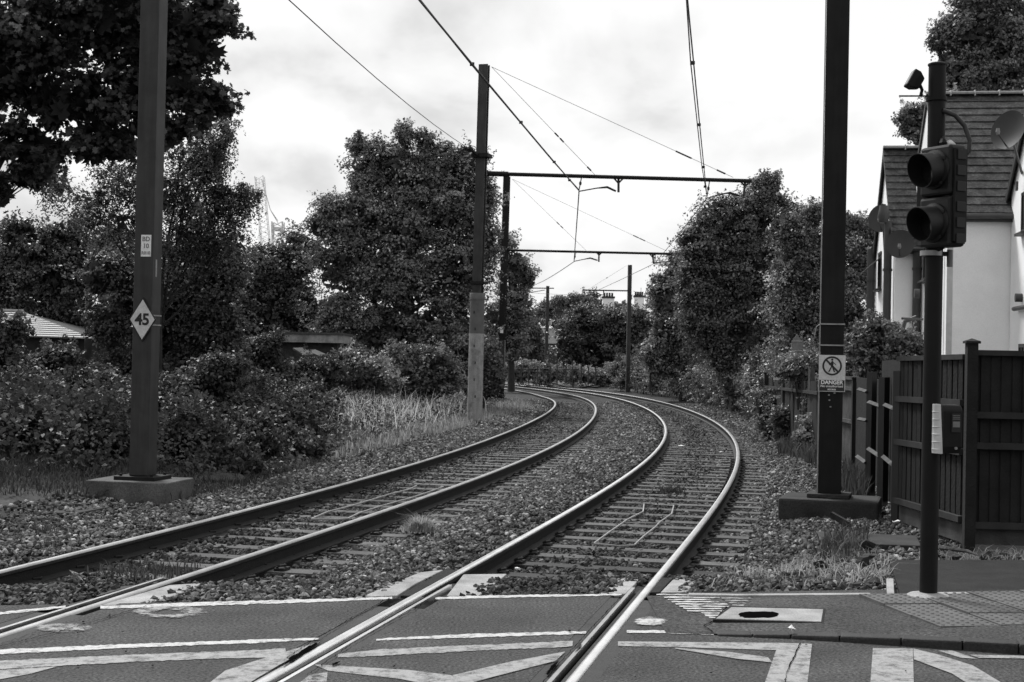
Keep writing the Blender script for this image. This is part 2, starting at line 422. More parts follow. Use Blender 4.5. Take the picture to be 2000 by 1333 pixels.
ground = grid_object('ground', [-60, -20, -5] + ys, gx, gzz, M['soil'])
tag(ground, label='dark soil under the railway verge and gardens')
bys = list(np.arange(7.5, 40, .25)) + list(np.arange(40, 110, 1.))
def bx_(y):
    a, b = float(X('LL', y)), float(X('RR', y)); return list(np.linspace(a - 2.4, b + 2.6, 78))
def bzz(x, y):
    z = ground_z(x, y) - .012 + .02 * (np.sin(x * 9.1 + y * 3) * np.sin(y * 7.3 - x * 2)) * .6
    return np.where(y < edgeY(x) - .02, -.29, z)
bed = grid_object('ballast_bed', bys, bx_, bzz, M['bed'])

# ballast stones: gravel, one object
def ballast():
    pts = []; scl = []; gri = []
    def scatter(y0, y1, dens, r0, r1):
        w = 10.6; n = int((y1 - y0) * w * dens)
        y = RNG.uniform(y0, y1, n); u = RNG.uniform(-2.4, 8.2, n); x = X('LL', y) + u
        rr = X('RR', y)
        keep = (x < rr + 2.6) & (y > edgeY(x) + .04)
        for k in RAILS: keep &= abs(x - X(k, y)) > .085
        # thin out on the left verge and towards the fence
        keep &= ~((u < -1.2) & (RNG.random(n) < .35 + (-1.2 - u) * .4))
        keep &= ~((x > rr + 1.8) & (RNG.random(n) < .4))
        # clear pads beside the rails at the road edge
        keep &= ~((y < edgeY(x) + .95) & (abs(x - X('RL', y)) < .30))
        keep &= ~((y < edgeY(x) + .62) & (abs(x - X('RR', y)) < .22))
        keep &= ~((y < edgeY(x) + .9) & (abs(x - X('LR', y)) < .22))
        # sleepers show through: fewer stones on their tops
        x, y = x[keep], y[keep]; n = len(x)
        z = ground_z(x, y); r = RNG.uniform(r0, r1, n)
        on = np.zeros(n, bool)
        for tr, (a, b) in SLEEPS.items():
            mid = (X(a, y) + X(b, y)) / 2; ln = abs(x - mid) < 1.28
            ph = np.interp(y, SL_Y[tr], np.arange(len(SL_Y[tr])), left=-9, right=-9)
            fr = abs(ph - np.round(ph)) * .66
            slope = (X(b, y + .5) - X(b, y - .5)) * (x - mid)
            ph2 = np.interp(y + slope, SL_Y[tr], np.arange(len(SL_Y[tr])), left=-9, right=-9)
            fr = abs(ph2 - np.round(ph2)) * .66
            on |= ln & (fr < .125) & (ph2 > 0)
        k2 = ~(on & (RNG.random(n) < .90) & (y > edgeY(x) + .9))
        x, y, z, r = x[k2], y[k2], z[k2], r[k2]; n = len(x)
        z = z + RNG.uniform(-.018, .016, n)
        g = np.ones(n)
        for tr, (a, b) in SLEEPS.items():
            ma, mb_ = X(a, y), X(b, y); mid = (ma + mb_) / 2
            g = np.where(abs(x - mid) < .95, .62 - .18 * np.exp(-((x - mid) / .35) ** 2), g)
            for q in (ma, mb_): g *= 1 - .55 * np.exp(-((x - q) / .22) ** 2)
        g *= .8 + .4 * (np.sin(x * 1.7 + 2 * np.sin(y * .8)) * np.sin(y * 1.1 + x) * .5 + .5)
        gri.append(g)
        pts.append(np.stack([x, y, z], 1))
        scl.append(r[:, None] * RNG.uniform(.62, 1.28, (n, 3)))
    scatter(7.8, 13.0, 1050, .013, .030)
    scatter(13., 22., 800, .015, .033)
    scatter(22., 36., 380, .022, .040)
    scatter(36., 62., 160, .030, .052)
    p = np.concatenate(pts); s = np.concatenate(scl)
    me = bpy.data.meshes.new('ballast_stones'); me.vertices.add(len(p)); me.vertices.foreach_set('co', p.ravel())
    a = me.attributes.new('scl', 'FLOAT_VECTOR', 'POINT'); a.data.foreach_set('vector', s.ravel().astype(np.float32))
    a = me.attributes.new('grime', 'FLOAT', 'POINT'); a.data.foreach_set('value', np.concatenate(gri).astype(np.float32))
    a = me.attributes.new('rot', 'FLOAT_VECTOR', 'POINT'); a.data.foreach_set('vector', (RNG.uniform(0, 6.283, (len(p), 3))).ravel().astype(np.float32))
    o = bpy.data.objects.new('ballast_stones', me); COL.objects.link(o); me.materials.append(M['stone'])
    tag(o, 'loose grey crushed stone ballast between and beside the rails', 'ballast', kind='stuff')
    g = bpy.data.node_groups.new('scatter_stones', 'GeometryNodeTree')
    g.interface.new_socket('Geometry', in_out='INPUT', socket_type='NodeSocketGeometry')
    g.interface.new_socket('Geometry', in_out='OUTPUT', socket_type='NodeSocketGeometry')
    n = g.nodes; l = g.links
    gi = n.new('NodeGroupInput'); go = n.new('NodeGroupOutput')
    jn = n.new('GeometryNodeGeometryToInstance')
    for k in range(4):
        ic = n.new('GeometryNodeMeshIcoSphere'); ic.inputs['Subdivisions'].default_value = 1
        sp_ = n.new('GeometryNodeSetPosition'); nz = n.new('ShaderNodeTexNoise')
        nz.noise_dimensions = '4D'; nz.inputs['W'].default_value = k * 7.7; nz.inputs['Scale'].default_value = 1.6
        vm = n.new('ShaderNodeVectorMath'); vm.operation = 'SUBTRACT'; vm.inputs[1].default_value = (.5, .5, .5)
        vs = n.new('ShaderNodeVectorMath'); vs.operation = 'SCALE'; vs.inputs['Scale'].default_value = 2.0
        l.new(nz.outputs['Color'], vm.inputs[0]); l.new(vm.outputs[0], vs.inputs[0])
        l.new(ic.outputs[0], sp_.inputs[0]); l.new(vs.outputs[0], sp_.inputs['Offset'])
        sm = n.new('GeometryNodeSetMaterial'); sm.inputs['Material'].default_value = M['stone']
        l.new(sp_.outputs[0], sm.inputs[0])
        ss = n.new('GeometryNodeSetShadeSmooth'); ss.inputs['Shade Smooth'].default_value = False
        l.new(sm.outputs[0], ss.inputs[0]); l.new(ss.outputs[0], jn.inputs[0])
    ip = n.new('GeometryNodeInstanceOnPoints'); ip.inputs['Pick Instance'].default_value = True
    l.new(gi.outputs[0], ip.inputs['Points']); l.new(jn.outputs[0], ip.inputs['Instance'])
    na = n.new('GeometryNodeInputNamedAttribute'); na.data_type = 'FLOAT_VECTOR'; na.inputs[0].default_value = 'rot'
    er = n.new('FunctionNodeEulerToRotation'); l.new(na.outputs[0], er.inputs[0]); l.new(er.outputs[0], ip.inputs['Rotation'])
    nb = n.new('GeometryNodeInputNamedAttribute'); nb.data_type = 'FLOAT_VECTOR'; nb.inputs[0].default_value = 'scl'
    l.new(nb.outputs[0], ip.inputs['Scale'])
    l.new(ip.outputs[0], go.inputs[0])
    md = o.modifiers.new('scatter', 'NODES'); md.node_group = g
    return o

# ------------------------------------------------------------------ tracks
SLEEPS = {'L': ('LL', 'LR'), 'R': ('RL', 'RR')}
SL_Y = {}
def rail_mesh(mb, key, y0, y1):
    prof = [(-.035, -.012), (-.028, -.002), (-.016, .0015), (.016, .0015), (.028, -.002), (.035, -.012), (.035, -.036), (.012, -.048), (.009, -.125), (.07, -.145), (.07, -.158), (-.07, -.158), (-.07, -.145), (-.009, -.125), (-.012, -.048), (-.035, -.036)]
    yy = np.concatenate([np.arange(y0, 40, .5), np.arange(40, y1 + .1, 1.)]); xx = X(key, yy); n = len(prof)
    v = []; f = []; mi = []
    for i, (x, y) in enumerate(zip(xx, yy)):
        sl = (float(X(key, y + .3)) - float(X(key, y - .3))) / .6; c = 1 / math.hypot(1, sl)
        v += [(x + a * c, y - a * c * sl, z) for a, z in prof]
    for i in range(len(yy) - 1):
        for k in range(n):
            f.append((i * n + k, i * n + (k + 1) % n, (i + 1) * n + (k + 1) % n, (i + 1) * n + k))
    for q in range(len(f)): mi.append(1 if q % n in (0, 1, 2, 3, 4) else 0)
    k0 = len(mb.v); mb.v += v; mb.f += [tuple(j + k0 for j in q) for q in f]; mb.mi += mi
def ribbon(key, a, b, z, y0, y1, step=.5, thick=.03):
    yy = np.arange(y0, y1 + 1e-6, step); mb = MB(); v = []; f = []
    for y in yy:
        x = float(X(key, y)); sl = (float(X(key, y + .3)) - float(X(key, y - .3))) / .6; c = 1 / math.hypot(1, sl)
        for o_, zz in ((a, z), (b, z), (b, z - thick), (a, z - thick)): v.append((x + o_ * c, y - o_ * c * sl, zz))
    for i in range(len(yy) - 1):
        for k in range(4): f.append((i * 4 + k, i * 4 + (k + 1) % 4, (i + 1) * 4 + (k + 1) % 4, (i + 1) * 4 + k))
    f.append((0, 1, 2, 3)); e_ = (len(yy) - 1) * 4; f.append((e_ + 3, e_ + 2, e_ + 1, e_))
    return mb.add(v, f)

sl_mb = MB()
prof = [(-.125, -.10), (-.11, 0), (.11, 0), (.125, -.10)]
sl_mb.prism([(-1.25, y, z) for y, z in prof], (2.5, 0, 0))
sleeper_mesh = None; clip_mesh = None
def make_track(tr, label, rail_mat):
    global sleeper_mesh, clip_mesh
    a, b = SLEEPS[tr]
    root = thing('railway_track', (float(X(a, 10) + X(b, 10)) / 2, 10, SLEEPER_Z), label, 'railway track')
    for k in (a, b):
        mb = MB(); rail_mesh(mb, k, -8, 112); mb.build('rail', [M['rust'], rail_mat], root, smooth=True)
    y = float(edgeY(float(X(b, 10)))) + (.55 if tr == 'R' else 1.6); sy = []; i = 0
    while y < 66:
        sy.append(y)
        mid = float(X(a, y) + X(b, y)) / 2; sl = (float(X(a, y + .5)) - float(X(a, y - .5)))
        timber = (tr == 'R' and i < 4)
        if sleeper_mesh is None:
            o = sl_mb.build('sleeper', M['sleeper'], root, world=False); sleeper_mesh = o.data
        else:
            o = bpy.data.objects.new('sleeper', sleeper_mesh); COL.objects.link(o); o.parent = root
        if timber:
            o.data = sleeper_mesh.copy(); o.data.materials.clear(); o.data.materials.append(M['timber_dark'])
        o.location = Vector((mid, y, SLEEPER_Z + random.uniform(-.008, .006))) - Vector(root.location)
        o.rotation_euler = (0, 0, -math.atan(sl) + random.uniform(-.012, .012))
        if i < 26:
            for sx in (-.84, -.665, .665, .84):
                if clip_mesh is None:
                    cb_ = MB(); cb_.box((0, 0, .012), (.09, .15, .024)); cb_.tube([(-.03, -.05, .03), (0, -.06, .045), (.03, 0, .045), (0, .06, .04), (-.03, .03, .03)], .012, 5)
                    c = cb_.build('rail_clip', M['rust'], o, world=False); clip_mesh = c.data
                else:
                    c = bpy.data.objects.new('rail_clip', clip_mesh); COL.objects.link(c); c.parent = o
                c.location = (sx, 0, 0)
        y += .64; i += 1
    SL_Y[tr] = np.array(sy)
    return root
trL = make_track('L', 'tram track curving past the diamond speed sign and the long grass', M['rail_dull'])
trR = make_track('R', 'tram track curving away beside the wooden fence and the danger sign', M['rail_top'])
ballast()

# ------------------------------------------------------------------ road with flangeways left open along the rails
def clip_far(x): return edgeY(x)
road_mb = MB()
def strip(xa, xb, y0=-9.):
    v = []; n = 30
    # from y0 to the oblique far edge
    for i in range(n + 1):
        t = i / n
        for fx in (xa, xb):
            y = y0
            for _ in range(6): y = y0 + t * (edgeY(fx(max(y if t else y0, y0)) if t < 1 else fx(y)) - y0)
            v.append((fx(y), y, 0.0))
    f = [(2 * i, 2 * i + 1, 2 * i + 3, 2 * i + 2) for i in range(n)]
    road_mb.add(v, f)
def rx(k, o): return lambda y: float(X(k, y)) + o
strip(lambda y: -70., lambda y: -30.); strip(lambda y: -30., rx('LL', -.05)); strip(rx('LL', .21), rx('LR', -.21)); strip(rx('LR', .13), rx('RL', -.13))
strip(rx('RL', .21), rx('RR', -.21)); strip(rx('RR', .13), lambda y: 30.); strip(lambda y: 30., lambda y: 70.)
road = tag(road_mb.build('road', M['asphalt']), kind='structure')
tag(road, label='asphalt road crossing the tram tracks')
# rail surrounds in the road: keeper lip, filled groove, concrete edging
for k, inner in (('LL', 1), ('LR', -1), ('RL', 1), ('RR', -1)):
    ye = float(edgeY(float(X(k, 10)))) ; y2 = ye + {'LL': -.2, 'LR': 1.1, 'RL': .75, 'RR': .62}[k]
    s_ = lambda a, b: (min(a * inner, b * inner), max(a * inner, b * inner))
    ribbon(k, *s_(.093, .118), .001, -8, y2, thick=.12).build('keeper_rail', M['rail_dull'] if k != 'RL' else M['rail_top'], road, smooth=False)
    ribbon(k, *s_(.030, .093), -.045, -8, y2 - .1, thick=.08).build('groove_bed', M['void'], road)
    ribbon(k, *s_(.118, .215), -.002, -8, ye - .02, thick=.08).build('edging_strip', M['kerb'], road)
    if k != 'LL': ribbon(k, *s_(-.130, -.037), -.003, -8, ye - .02, thick=.08).build('edging_strip', M['kerb'], road)
    ribbon(k, *s_(.034, .058), -.012, -8, y2 - .2, thick=.08).build('groove_dirt', M['concrete_dark'], road)

# painted markings, sheets on the road
def mark(pts, m_, z=.004, name='road_marking', wob=.0):
    q = [P(a, b, z) for a, b in pts]
    MB().add(q, [tuple(range(len(q)))]).build(name, m_, road)
def dense_band(top, bot, m_, z=.004, amp=1.0):
    # a painted line with slightly ragged edges
    def res(pl):
        pl = np.array(pl, float); n = max(int((pl[-1, 0] - pl[0, 0]) / 7), 3)
        x = np.linspace(pl[0, 0], pl[-1, 0], n); y = np.interp(x, pl[:, 0], pl[:, 1]) + RNG.normal(0, amp * .45, n); return list(zip(x, y))
    a, b = res(top), res(bot)
    b = res([(bot[0][0], bot[0][1])] + list(bot[1:])); n = min(len(a), len(b)); a, b = a[:n], b[:n]
    v = [P(x, y, z) for x, y in a] + [P(x, y, z) for x, y in b]
    MB().add(v, [(i, i + 1, n + i + 1, n + i) for i in range(n - 1)]).build('road_marking', m_, road)
W, Yb, Fa = M['line_white'], M['line_yellow'], M['line_faint']
dense_band([(-60, 1201), (0, 1196), (128, 1183)], [(-60, 1206), (0, 1201), (128, 1187)], W)
dense_band([(196, 1184), (285, 1181), (400, 1176), (600, 1171), (766, 1166)], [(196, 1189), (285, 1187), (400, 1183), (600, 1177), (766, 1170)], W)
dense_band([(850, 1167), (960, 1163), (1214, 1160)], [(850, 1171), (960, 1168), (1214, 1163)], W)
dense_band([(1282, 1160), (1365, 1162)], [(1282, 1162), (1365, 1164)], W)
dense_band([(-60, 1271), (0, 1269), (259, 1258), (518, 1249), (622, 1246)], [(-60, 1280), (0, 1278), (259, 1265), (518, 1255), (622, 1250)], W)
dense_band([(735, 1249), (767, 1246), (930, 1238), (1145, 1233)], [(735, 1252), (767, 1250), (930, 1245), (1145, 1238)], W)
dense_band([(1224, 1231), (1300, 1232), (1394, 1236)], [(1224, 1236), (1300, 1237), (1394, 1240)], W)
dense_band([(-60, 1294), (0, 1291), (259, 1279), (520, 1269), (600, 1262)], [(-60, 1312), (0, 1307), (259, 1293), (430, 1286), (560, 1284)], Yb)
mark([(-60, 1312), (0, 1309), (112, 1302), (60, 1316), (0, 1327), (-60, 1336)], Yb)
mark([(575, 1268), (625, 1253), (590, 1276), (545, 1299), (500, 1326), (470, 1345), (395, 1345), (440, 1310), (505, 1289)], Yb, z=.006)
dense_band([(660, 1278), (740, 1269), (930, 1260), (1126, 1252)], [(660, 1284), (740, 1281), (930, 1271), (1118, 1263)], Yb)
mark([(614, 1298), (700, 1303), (800, 1309), (880, 1319), (950, 1342), (860, 1342), (780, 1326), (690, 1316), (640, 1310)], Yb)
mark([(1104, 1273), (1000, 1292), (884, 1319), (905, 1338), (960, 1323), (1085, 1291)], Yb, z=.006)
mark([(606, 1318), (640, 1313), (636, 1345), (570, 1345)], Fa)
mark([(1207, 1253), (1528, 1256), (1586, 1258), (1576, 1345), (1490, 1345), (1516, 1270), (1319, 1264), (1207, 1262)], Yb)
mark([(1319, 1265.5), (1420, 1273), (1500, 1284), (1508, 1294), (1440, 1287), (1319, 1267)], Yb, z=.006)
mark([(1705, 1266), (1783, 1267), (1785, 1345), (1699, 1345)], Yb)
mark([(1784, 1267), (1830, 1278), (1900, 1300), (1975, 1345), (1905, 1345), (1860, 1316), (1785, 1288)], Yb, z=.006)
mark([(1832, 1271), (1860, 1271), (1908, 1287), (1877, 1285)], Yb)
mark([(1893, 1279), (2040, 1282), (2040, 1287), (1912, 1285)], Yb, z=.006)
def ring(cx, cy, rx_, ry, rin, m_, z=.008):
    n = 40; v = []; fade = []
    for q, fa_ in ((1.25, 1.), (.9, .25), ((.9 + rin) / 2, 0.), (rin * 1.2, .3), (rin * .6, 1.)):
        for k in range(n):
            a = 2 * math.pi * k / n; v.append(P(cx + rx_ * q * math.cos(a), cy + ry * q * math.sin(a), z)); fade.append(fa_)
    f = [(i * n + k, i * n + (k + 1) % n, (i + 1) * n + (k + 1) % n, (i + 1) * n + k) for i in range(4) for k in range(n)]
    o = MB().add(v, f).build('road_marking', m_, road)
    at_ = o.data.attributes.new('fade', 'FLOAT', 'POINT'); at_.data.foreach_set('value', fade)
ring(328, 1195, 74, 13, .30, Fa)
ring(123, 1226, 58, 9, .02, Fa)
ring(1270, 1213.5, 31, 8, .02, W)

def crack(pts, w, z=.010):
    v = []; q = []
    for (a, b_), (c, d) in zip(pts[:-1], pts[1:]):
        n = max(int(math.hypot(c - a, d - b_) / 4), 2)
        for k in range(n): q.append((a + (c - a) * k / n + random.uniform(-1.6, 1.6), b_ + (d - b_) * k / n + random.uniform(-.9, .9)))
    q.append(pts[-1])
    for x, y in q:
        ww = w * random.uniform(.25, 1.2); v += [P(x - ww, y, z), P(x + ww, y + .25, z)]
    MB().add(v, [(2 * i, 2 * i + 1, 2 * i + 3, 2 * i + 2) for i in range(len(q) - 1)]).build('crack', M['void'], road)
crack([(1563, 1256), (1556, 1272), (1548, 1290), (1538, 1310), (1532, 1336)], 1.3)
crack([(1420, 1184), (1408, 1198), (1400, 1210), (1376, 1222), (1392, 1234)], 1.4, .016)
crack([(760, 1168), (690, 1205), (600, 1258), (560, 1285)], .9)
crack([(838, 1174), (760, 1216), (690, 1256), (600, 1318)], .9)
crack([(1212, 1166), (1160, 1222), (1090, 1298), (1060, 1333)], .9)
crack([(285, 1183), (230, 1200), (120, 1232), (0, 1262)], .8)
def broken(cx, cy, rx_, ry, slope, m_, z=.012):
    n = 30; v = []
    for k in range(n):
        a = 2 * math.pi * k / n; j = random.uniform(.55, 1.15); x = rx_ * j * math.cos(a); v.append(P(cx + x, cy + slope * x + ry * j * math.sin(a), z))
    MB().add(v, [tuple(range(n))]).build('broken_surface', m_, road)
broken(585, 1277, 46, 5, -.62, M['void']); broken(1078, 1305, 14, 6, -1.0, M['void']); broken(655, 1296, 9, 3, -.4, M['void']); broken(1130, 1262, 8, 4, -1, M['asphalt_dark'])
for _ in range(16): broken(random.uniform(60, 1900), random.uniform(1195, 1330), random.uniform(1.5, 3.5), random.uniform(.8, 1.6), 0, M['void'])

# ------------------------------------------------------------------ pavement and kerb on the right
def pave_z(px):
    return float(np.interp(px, [1230, 1390, 1560, 1760, 2000, 2400], [.006, .008, .022, .042, .058, .07]))
fx_ = [1300, 1390, 1460, 1560, 1660, 1760, 1880, 2000, 2150, 2400]
front_y = [1235.5, 1238, 1239, 1240, 1243, 1246.5, 1252, 1258, 1266, 1280]
back_x = [1262, 1340, 1420, 1500, 1580, 1664, 1790, 1900, 2030, 2250]
back_y = [1164, 1164, 1163.5, 1163, 1162.5, 1161.5, 1160, 1159, 1158, 1156]
v = []
for a, b in zip(fx_, front_y): v.append(P(a, b, pave_z(a)))
for a, b in zip(back_x, back_y): v.append(P(a, b, pave_z(a)))
n = len(fx_)
mb = MB().add(v, [(i, i + 1, n + i + 1, n + i) for i in range(n - 1)])
# skirts down to the ground
sk = [Vector(p) + Vector((0, 0, -.35)) for p in v]
mb.add(v + sk, [(n + i, n + i + 1, 3 * n + i + 1, 3 * n + i) for i in range(n - 1)])
pavement = tag(mb.build('pavement', M['asphalt']), kind='structure', label='asphalt pavement corner by the traffic signal')
# kerb stones: each its own piece
kb = [1400, 1470, 1545, 1640, 1760, 1880, 1990, 2100, 2220, 2400]
def kfront(px, z): return P(px, float(np.interp(px, fx_, front_y)), z)
for a, b in zip(kb[:-1], kb[1:]):
    p0, p1 = kfront(a + 1.2, pave_z(a) + .004), kfront(b - 1.2, pave_z(b) + .004)
    d = (p1 - p0).normalized(); nrm = Vector((d.y, -d.x, 0)); w = .12
    jit = random.uniform(-.004, .004)
    q = [p0 + nrm * (.012 + jit), p1 + nrm * (.012 + jit), p1 - nrm * w, p0 - nrm * w]
    lo = [Vector((c.x, c.y, -.1)) for c in q]
    MB().add(q + lo, [(0, 1, 2, 3), (7, 6, 5, 4), (0, 4, 5, 1), (1, 5, 6, 2), (2, 6, 7, 3), (3, 7, 4, 0)]).build('kerb_stone', M['kerb'], pavement, bevel=.012)
# tactile slabs
def slab_mesh():
    mb = MB(); s = .40
    mb.box((0, 0, -.015), (s - .006, s - .006, .03))
    for i in range(6):
        for j in range(6):
            c = ((i - 2.5) * .066, (j - 2.5) * .066, 0); nn = 8; v = []
            for r, z in ((.0150, 0.), (.010, .0055)):
                v += [(c[0] + r * math.cos(2 * math.pi * k / nn), c[1] + r * math.sin(2 * math.pi * k / nn), z) for k in range(nn)]
            mb.add(v, [(k, (k + 1) % nn, nn + (k + 1) % nn, nn + k) for k in range(nn)] + [tuple(range(nn, 2 * nn))])
    return mb
p0 = P(1676, 1162, .05); p1 = P(2000, 1159, .05); dx = (p1 - p0).normalized(); dy = Vector((-dx.y, dx.x, 0)); ang = math.atan2(dx.y, dx.x)
first = None
for i in range(5):
    for j in range(3):
        c = p0 + dx * (.2 + i * .405) - dy * (.21 + j * .405)
        # stop at the kerb
        c.z = .0 
        zz = pave_z(1720 + 90 * i) + .018
        if first is None:
            o = slab_mesh().build('tactile_slab', M['tactile'], pavement, world=False); first = o
        else: o = copyobj(first, pavement)
        o.location = Vector((c.x, c.y, zz + random.uniform(-.003, .003))); o.rotation_euler = (0, 0, ang + random.uniform(-.004, .004))
# concrete cover; a flat black sheet paints the shade inside its slot
def slab_px(pts, z, th, m_, name, parent, label=None, cat=None):
    q = [P(a, b, z) for a, b in pts]
    o = MB().prism(q, (0, 0, -th)).build(name, m_, parent, bevel=.004)
    if label: tag(o, label, cat)
    return o
root = thing('drain_cover', P(1510, 1200, .05), 'rectangular concrete drain cover with a black slot in the pavement', 'drain cover')
slab_px([(1428, 1186), (1608, 1190), (1604, 1214), (1398, 1208)], .033, .03, M['concrete'], 'cover_slab', root)
slab_px([(1424, 1184), (1613, 1188.5), (1609, 1216), (1392, 1210)], .029, .02, M['asphalt_dark'], 'cover_frame', root)
q = []
for k in range(26):
    a = 2 * math.pi * k / 26; q.append((1482 + 38 * math.copysign(abs(math.cos(a)) ** .6, math.cos(a)) + random.uniform(-2, 2), 1200.5 + 6.2 * math.copysign(abs(math.sin(a)) ** .7, math.sin(a)) + random.uniform(-.8, .8)))
slab_px(q, .036, .002, M['void'], 'slot', root)
# hatched paint at the pavement tip
for k in range(10):
    y = 1166.5 + k * 4.4; x0 = 1296 + k * 7.5; x1 = 1395 + 4 * k + random.uniform(-14, 14)
    if k > 6: x0 += 20
    z_ = .014
    dense_band([(x0, y - 1.0), (x1, y - .4)], [(x0 + 2, y + 1.3), (x1 + 2, y + 1.5)], M['line_white'], z=z_, amp=.8)
for k in range(5):
    dense_band([(1408 + k * 7, 1167 + k * 4.5), (1472 - k * 6, 1167.5 + k * 4.6)], [(1410 + k * 7, 1169 + k * 4.5), (1470 - k * 6, 1169.5 + k * 4.6)], M['line_faint'], z=.022, amp=.8)
# dark asphalt panel and edging behind the pavement
slab_px([(1738, 1094), (2300, 1094), (2300, 1158), (1758, 1160)], .03, .2, M['asphalt_dark'], 'asphalt_panel', pavement)
slab_px([(1731, 1130), (1745, 1130), (1747, 1161), (1733, 1161)], .045, .2, M['concrete'], 'edging_stone', pavement)
slab_px([(1800, 1157), (2300, 1152), (2300, 1155), (1800, 1160.5)], .062, .2, M['concrete'], 'edging_stone', pavement)
slab_px([(1345, 1158), (1440, 1160), (1700, 1158), (1700, 1161.5), (1440, 1163), (1345, 1161.5)], .03, .1, M['concrete'], 'edging_stone', pavement)

# concrete pads beside the rails beyond the road edge
def pad(pts, z, m_, name='concrete_pad'):
    q = [P(a, b, z) for a, b in pts]
    MB().prism(q, (0, 0, -.2)).build(name, m_, road, bevel=.006)
pad([(706, 1166), (760, 1142), (820, 1118), (866, 1113), (812, 1140), (776, 1163)], -.01, M['concrete'])
pad([(782, 1163), (818, 1141), (872, 1113), (895, 1113), (850, 1138), (800, 1164)], -.008, M['asphalt_dark'], 'rubber_pad')
pad([(905, 1122), (990, 1121), (955, 1150), (934, 1164), (872, 1164)], -.012, M['concrete'])
pad([(1172, 1160), (1190, 1141), (1215, 1130), (1252, 1128), (1222, 1160)], -.012, M['concrete'])
pad([(1316, 1130), (1362, 1135), (1340, 1157), (1290, 1157)], -.008, M['concrete'])
pad([(1290, 1128), (1314, 1129), (1288, 1157), (1262, 1157)], -.006, M['asphalt_dark'], 'rubber_pad')
pad([(150, 1187), (215, 1148), (270, 1142), (268, 1146), (132, 1182)], -.012, M['kerb'])
pad([(262, 1180), (400, 1139), (408, 1139), (285, 1181), (196, 1182), (330, 1143), (408, 1138), (402, 1140)][4:7] + [(403, 1142), (285, 1181)], -.008, M['concrete'])

# ------------------------------------------------------------------ loop cables, small things between the rails
def cable(pts, cross, label):
    z = -.125
    q = [P(a, b, z + random.uniform(-.012, .012)) for a, b in pts]
    root = thing('loop_cable', (q[0].x, q[0].y, z), label, 'cable')
    MB().tube(q, .010, 6).build('cable', M['loopcable'], root, smooth=True)
    MB().tube([P(a, b, z) for a, b in cross], .007, 6).build('cross_cable', M['loopcable'], root, smooth=True)
cable([(608, 1014), (640, 1000), (688, 988), (724, 977), (760, 966), (800, 956), (814, 949), (866, 951), (836, 962), (800, 974), (776, 980), (744, 989), (700, 1003), (680, 1013), (660, 1015), (608, 1014)], [(724, 978), (778, 980)], 'pale signal loop cable pinned to the sleepers of the track beside the long grass')
cable([(1160, 1062), (1190, 1040), (1216, 1022), (1224, 1016), (1256, 1000), (1258, 985), (1316, 988), (1312, 1004), (1288, 1021), (1280, 1030), (1256, 1049), (1239, 1065), (1212, 1067), (1160, 1062)], [(1218, 1021), (1286, 1022)], 'pale signal loop cable on the sleepers of the track beside the fence')
def litter(px, py, z, w, label, h=.02):
    c = P(px, py, z); mb = MB()
    for k in range(4):
        a = random.uniform(0, 6.28); r = w * random.uniform(.4, .7)
        p = [c + Vector((r * math.cos(a + t) + random.uniform(-.2, .2) * w, r * math.sin(a + t), h * random.uniform(.2, 1.6))) for t in (0, 1.5, 3.1, 4.6)]
        mb.add(p, [(0, 1, 2), (0, 2, 3)])
    o = mb.build('litter', M['litter']); tag(o, label, 'litter'); return o
litter(1330, 872, -.14, .10, 'crumpled white paper between the rails beside the fence')
litter(1409, 885, -.14, .07, 'white paper scrap lying inside the outer rail')
litter(1247, 797, -.08, .08, 'small white scrap beside the rail on the stones')
litter(1010, 1116, -.12, .045, 'white cup scrap by the rail at the road edge')
litter(150, 1138, -.09, .10, 'crumpled pale plastic bag by the tracks at the road edge', .07)
litter(1546, 1236, .03, .035, 'scrap of pale wrapper lying on the kerb', .03)
litter(1750, 1027, -.02, .10, 'pale torn rubbish beside the concrete pole base', .04)

# ------------------------------------------------------------------ overhead line masts
TRK = R(12)
def rotz(v, a): return Matrix.Rotation(a, 3, 'Z') @ Vector(v)
def hsec(mb, base, w, d, t, h, rz, mi=0, lean=(0, 0)):
    prof = [(-w/2, -d/2), (w/2, -d/2), (w/2, -d/2 + t), (t/2, -d/2 + t), (t/2, d/2 - t), (w/2, d/2 - t), (w/2, d/2), (-w/2, d/2), (-w/2, d/2 - t), (-t/2, d/2 - t), (-t/2, -d/2 + t), (-w/2, -d/2 + t)]
    v = []
    for z in (0, h):
        for x, y in prof:
            q = rotz((x, y, 0), rz); v.append(Vector(base) + q + Vector((lean[0] * z / h, lean[1] * z / h, z)))
    n = len(prof)
    mb.add(v, [(i, (i + 1) % n, n + (i + 1) % n, n + i) for i in range(n)] + [tuple(range(n, 2 * n)), tuple(reversed(range(n)))], mi)

# mast with the speed sign
b = P(308, 985, -.06); zt = .17
yp = b.y + .42
c = at(279, 930, yp); fx0 = c.x; 
root = thing('overhead_mast', (fx0, yp, -.05), 'tall grey square mast carrying the diamond 45 speed sign', 'mast')
MB().box((fx0 - .03, yp + .02, .03), (.98, .80, .30), -R(10)).build('foundation', M['foundation'], root, bevel=.015)
MB().box((fx0, yp, .20), (.50, .46, .05), -R(12)).build('base_plate', M['pole_dark'], root, bevel=.006)
MB().box((fx0, yp, .225 + 4.5), (.235, .235, 9.0), -TRK).build('shaft', M['pole'], root, bevel=.012)
o = None
for sx, sy in ((-.19, -.17), (.19, -.17), (-.19, .17), (.19, .17)):
    q = rotz((sx, sy, 0), -TRK); MB().lathe((fx0 + q.x, yp + q.y, .222), [(.018, 0), (.018, .03)], 6).build('bolt', M['pole_dark'], root)
fn = rotz((0, -1, 0), -TRK); ax = rotz((1, 0, 0), -TRK); zz = Vector((0, 0, 1))
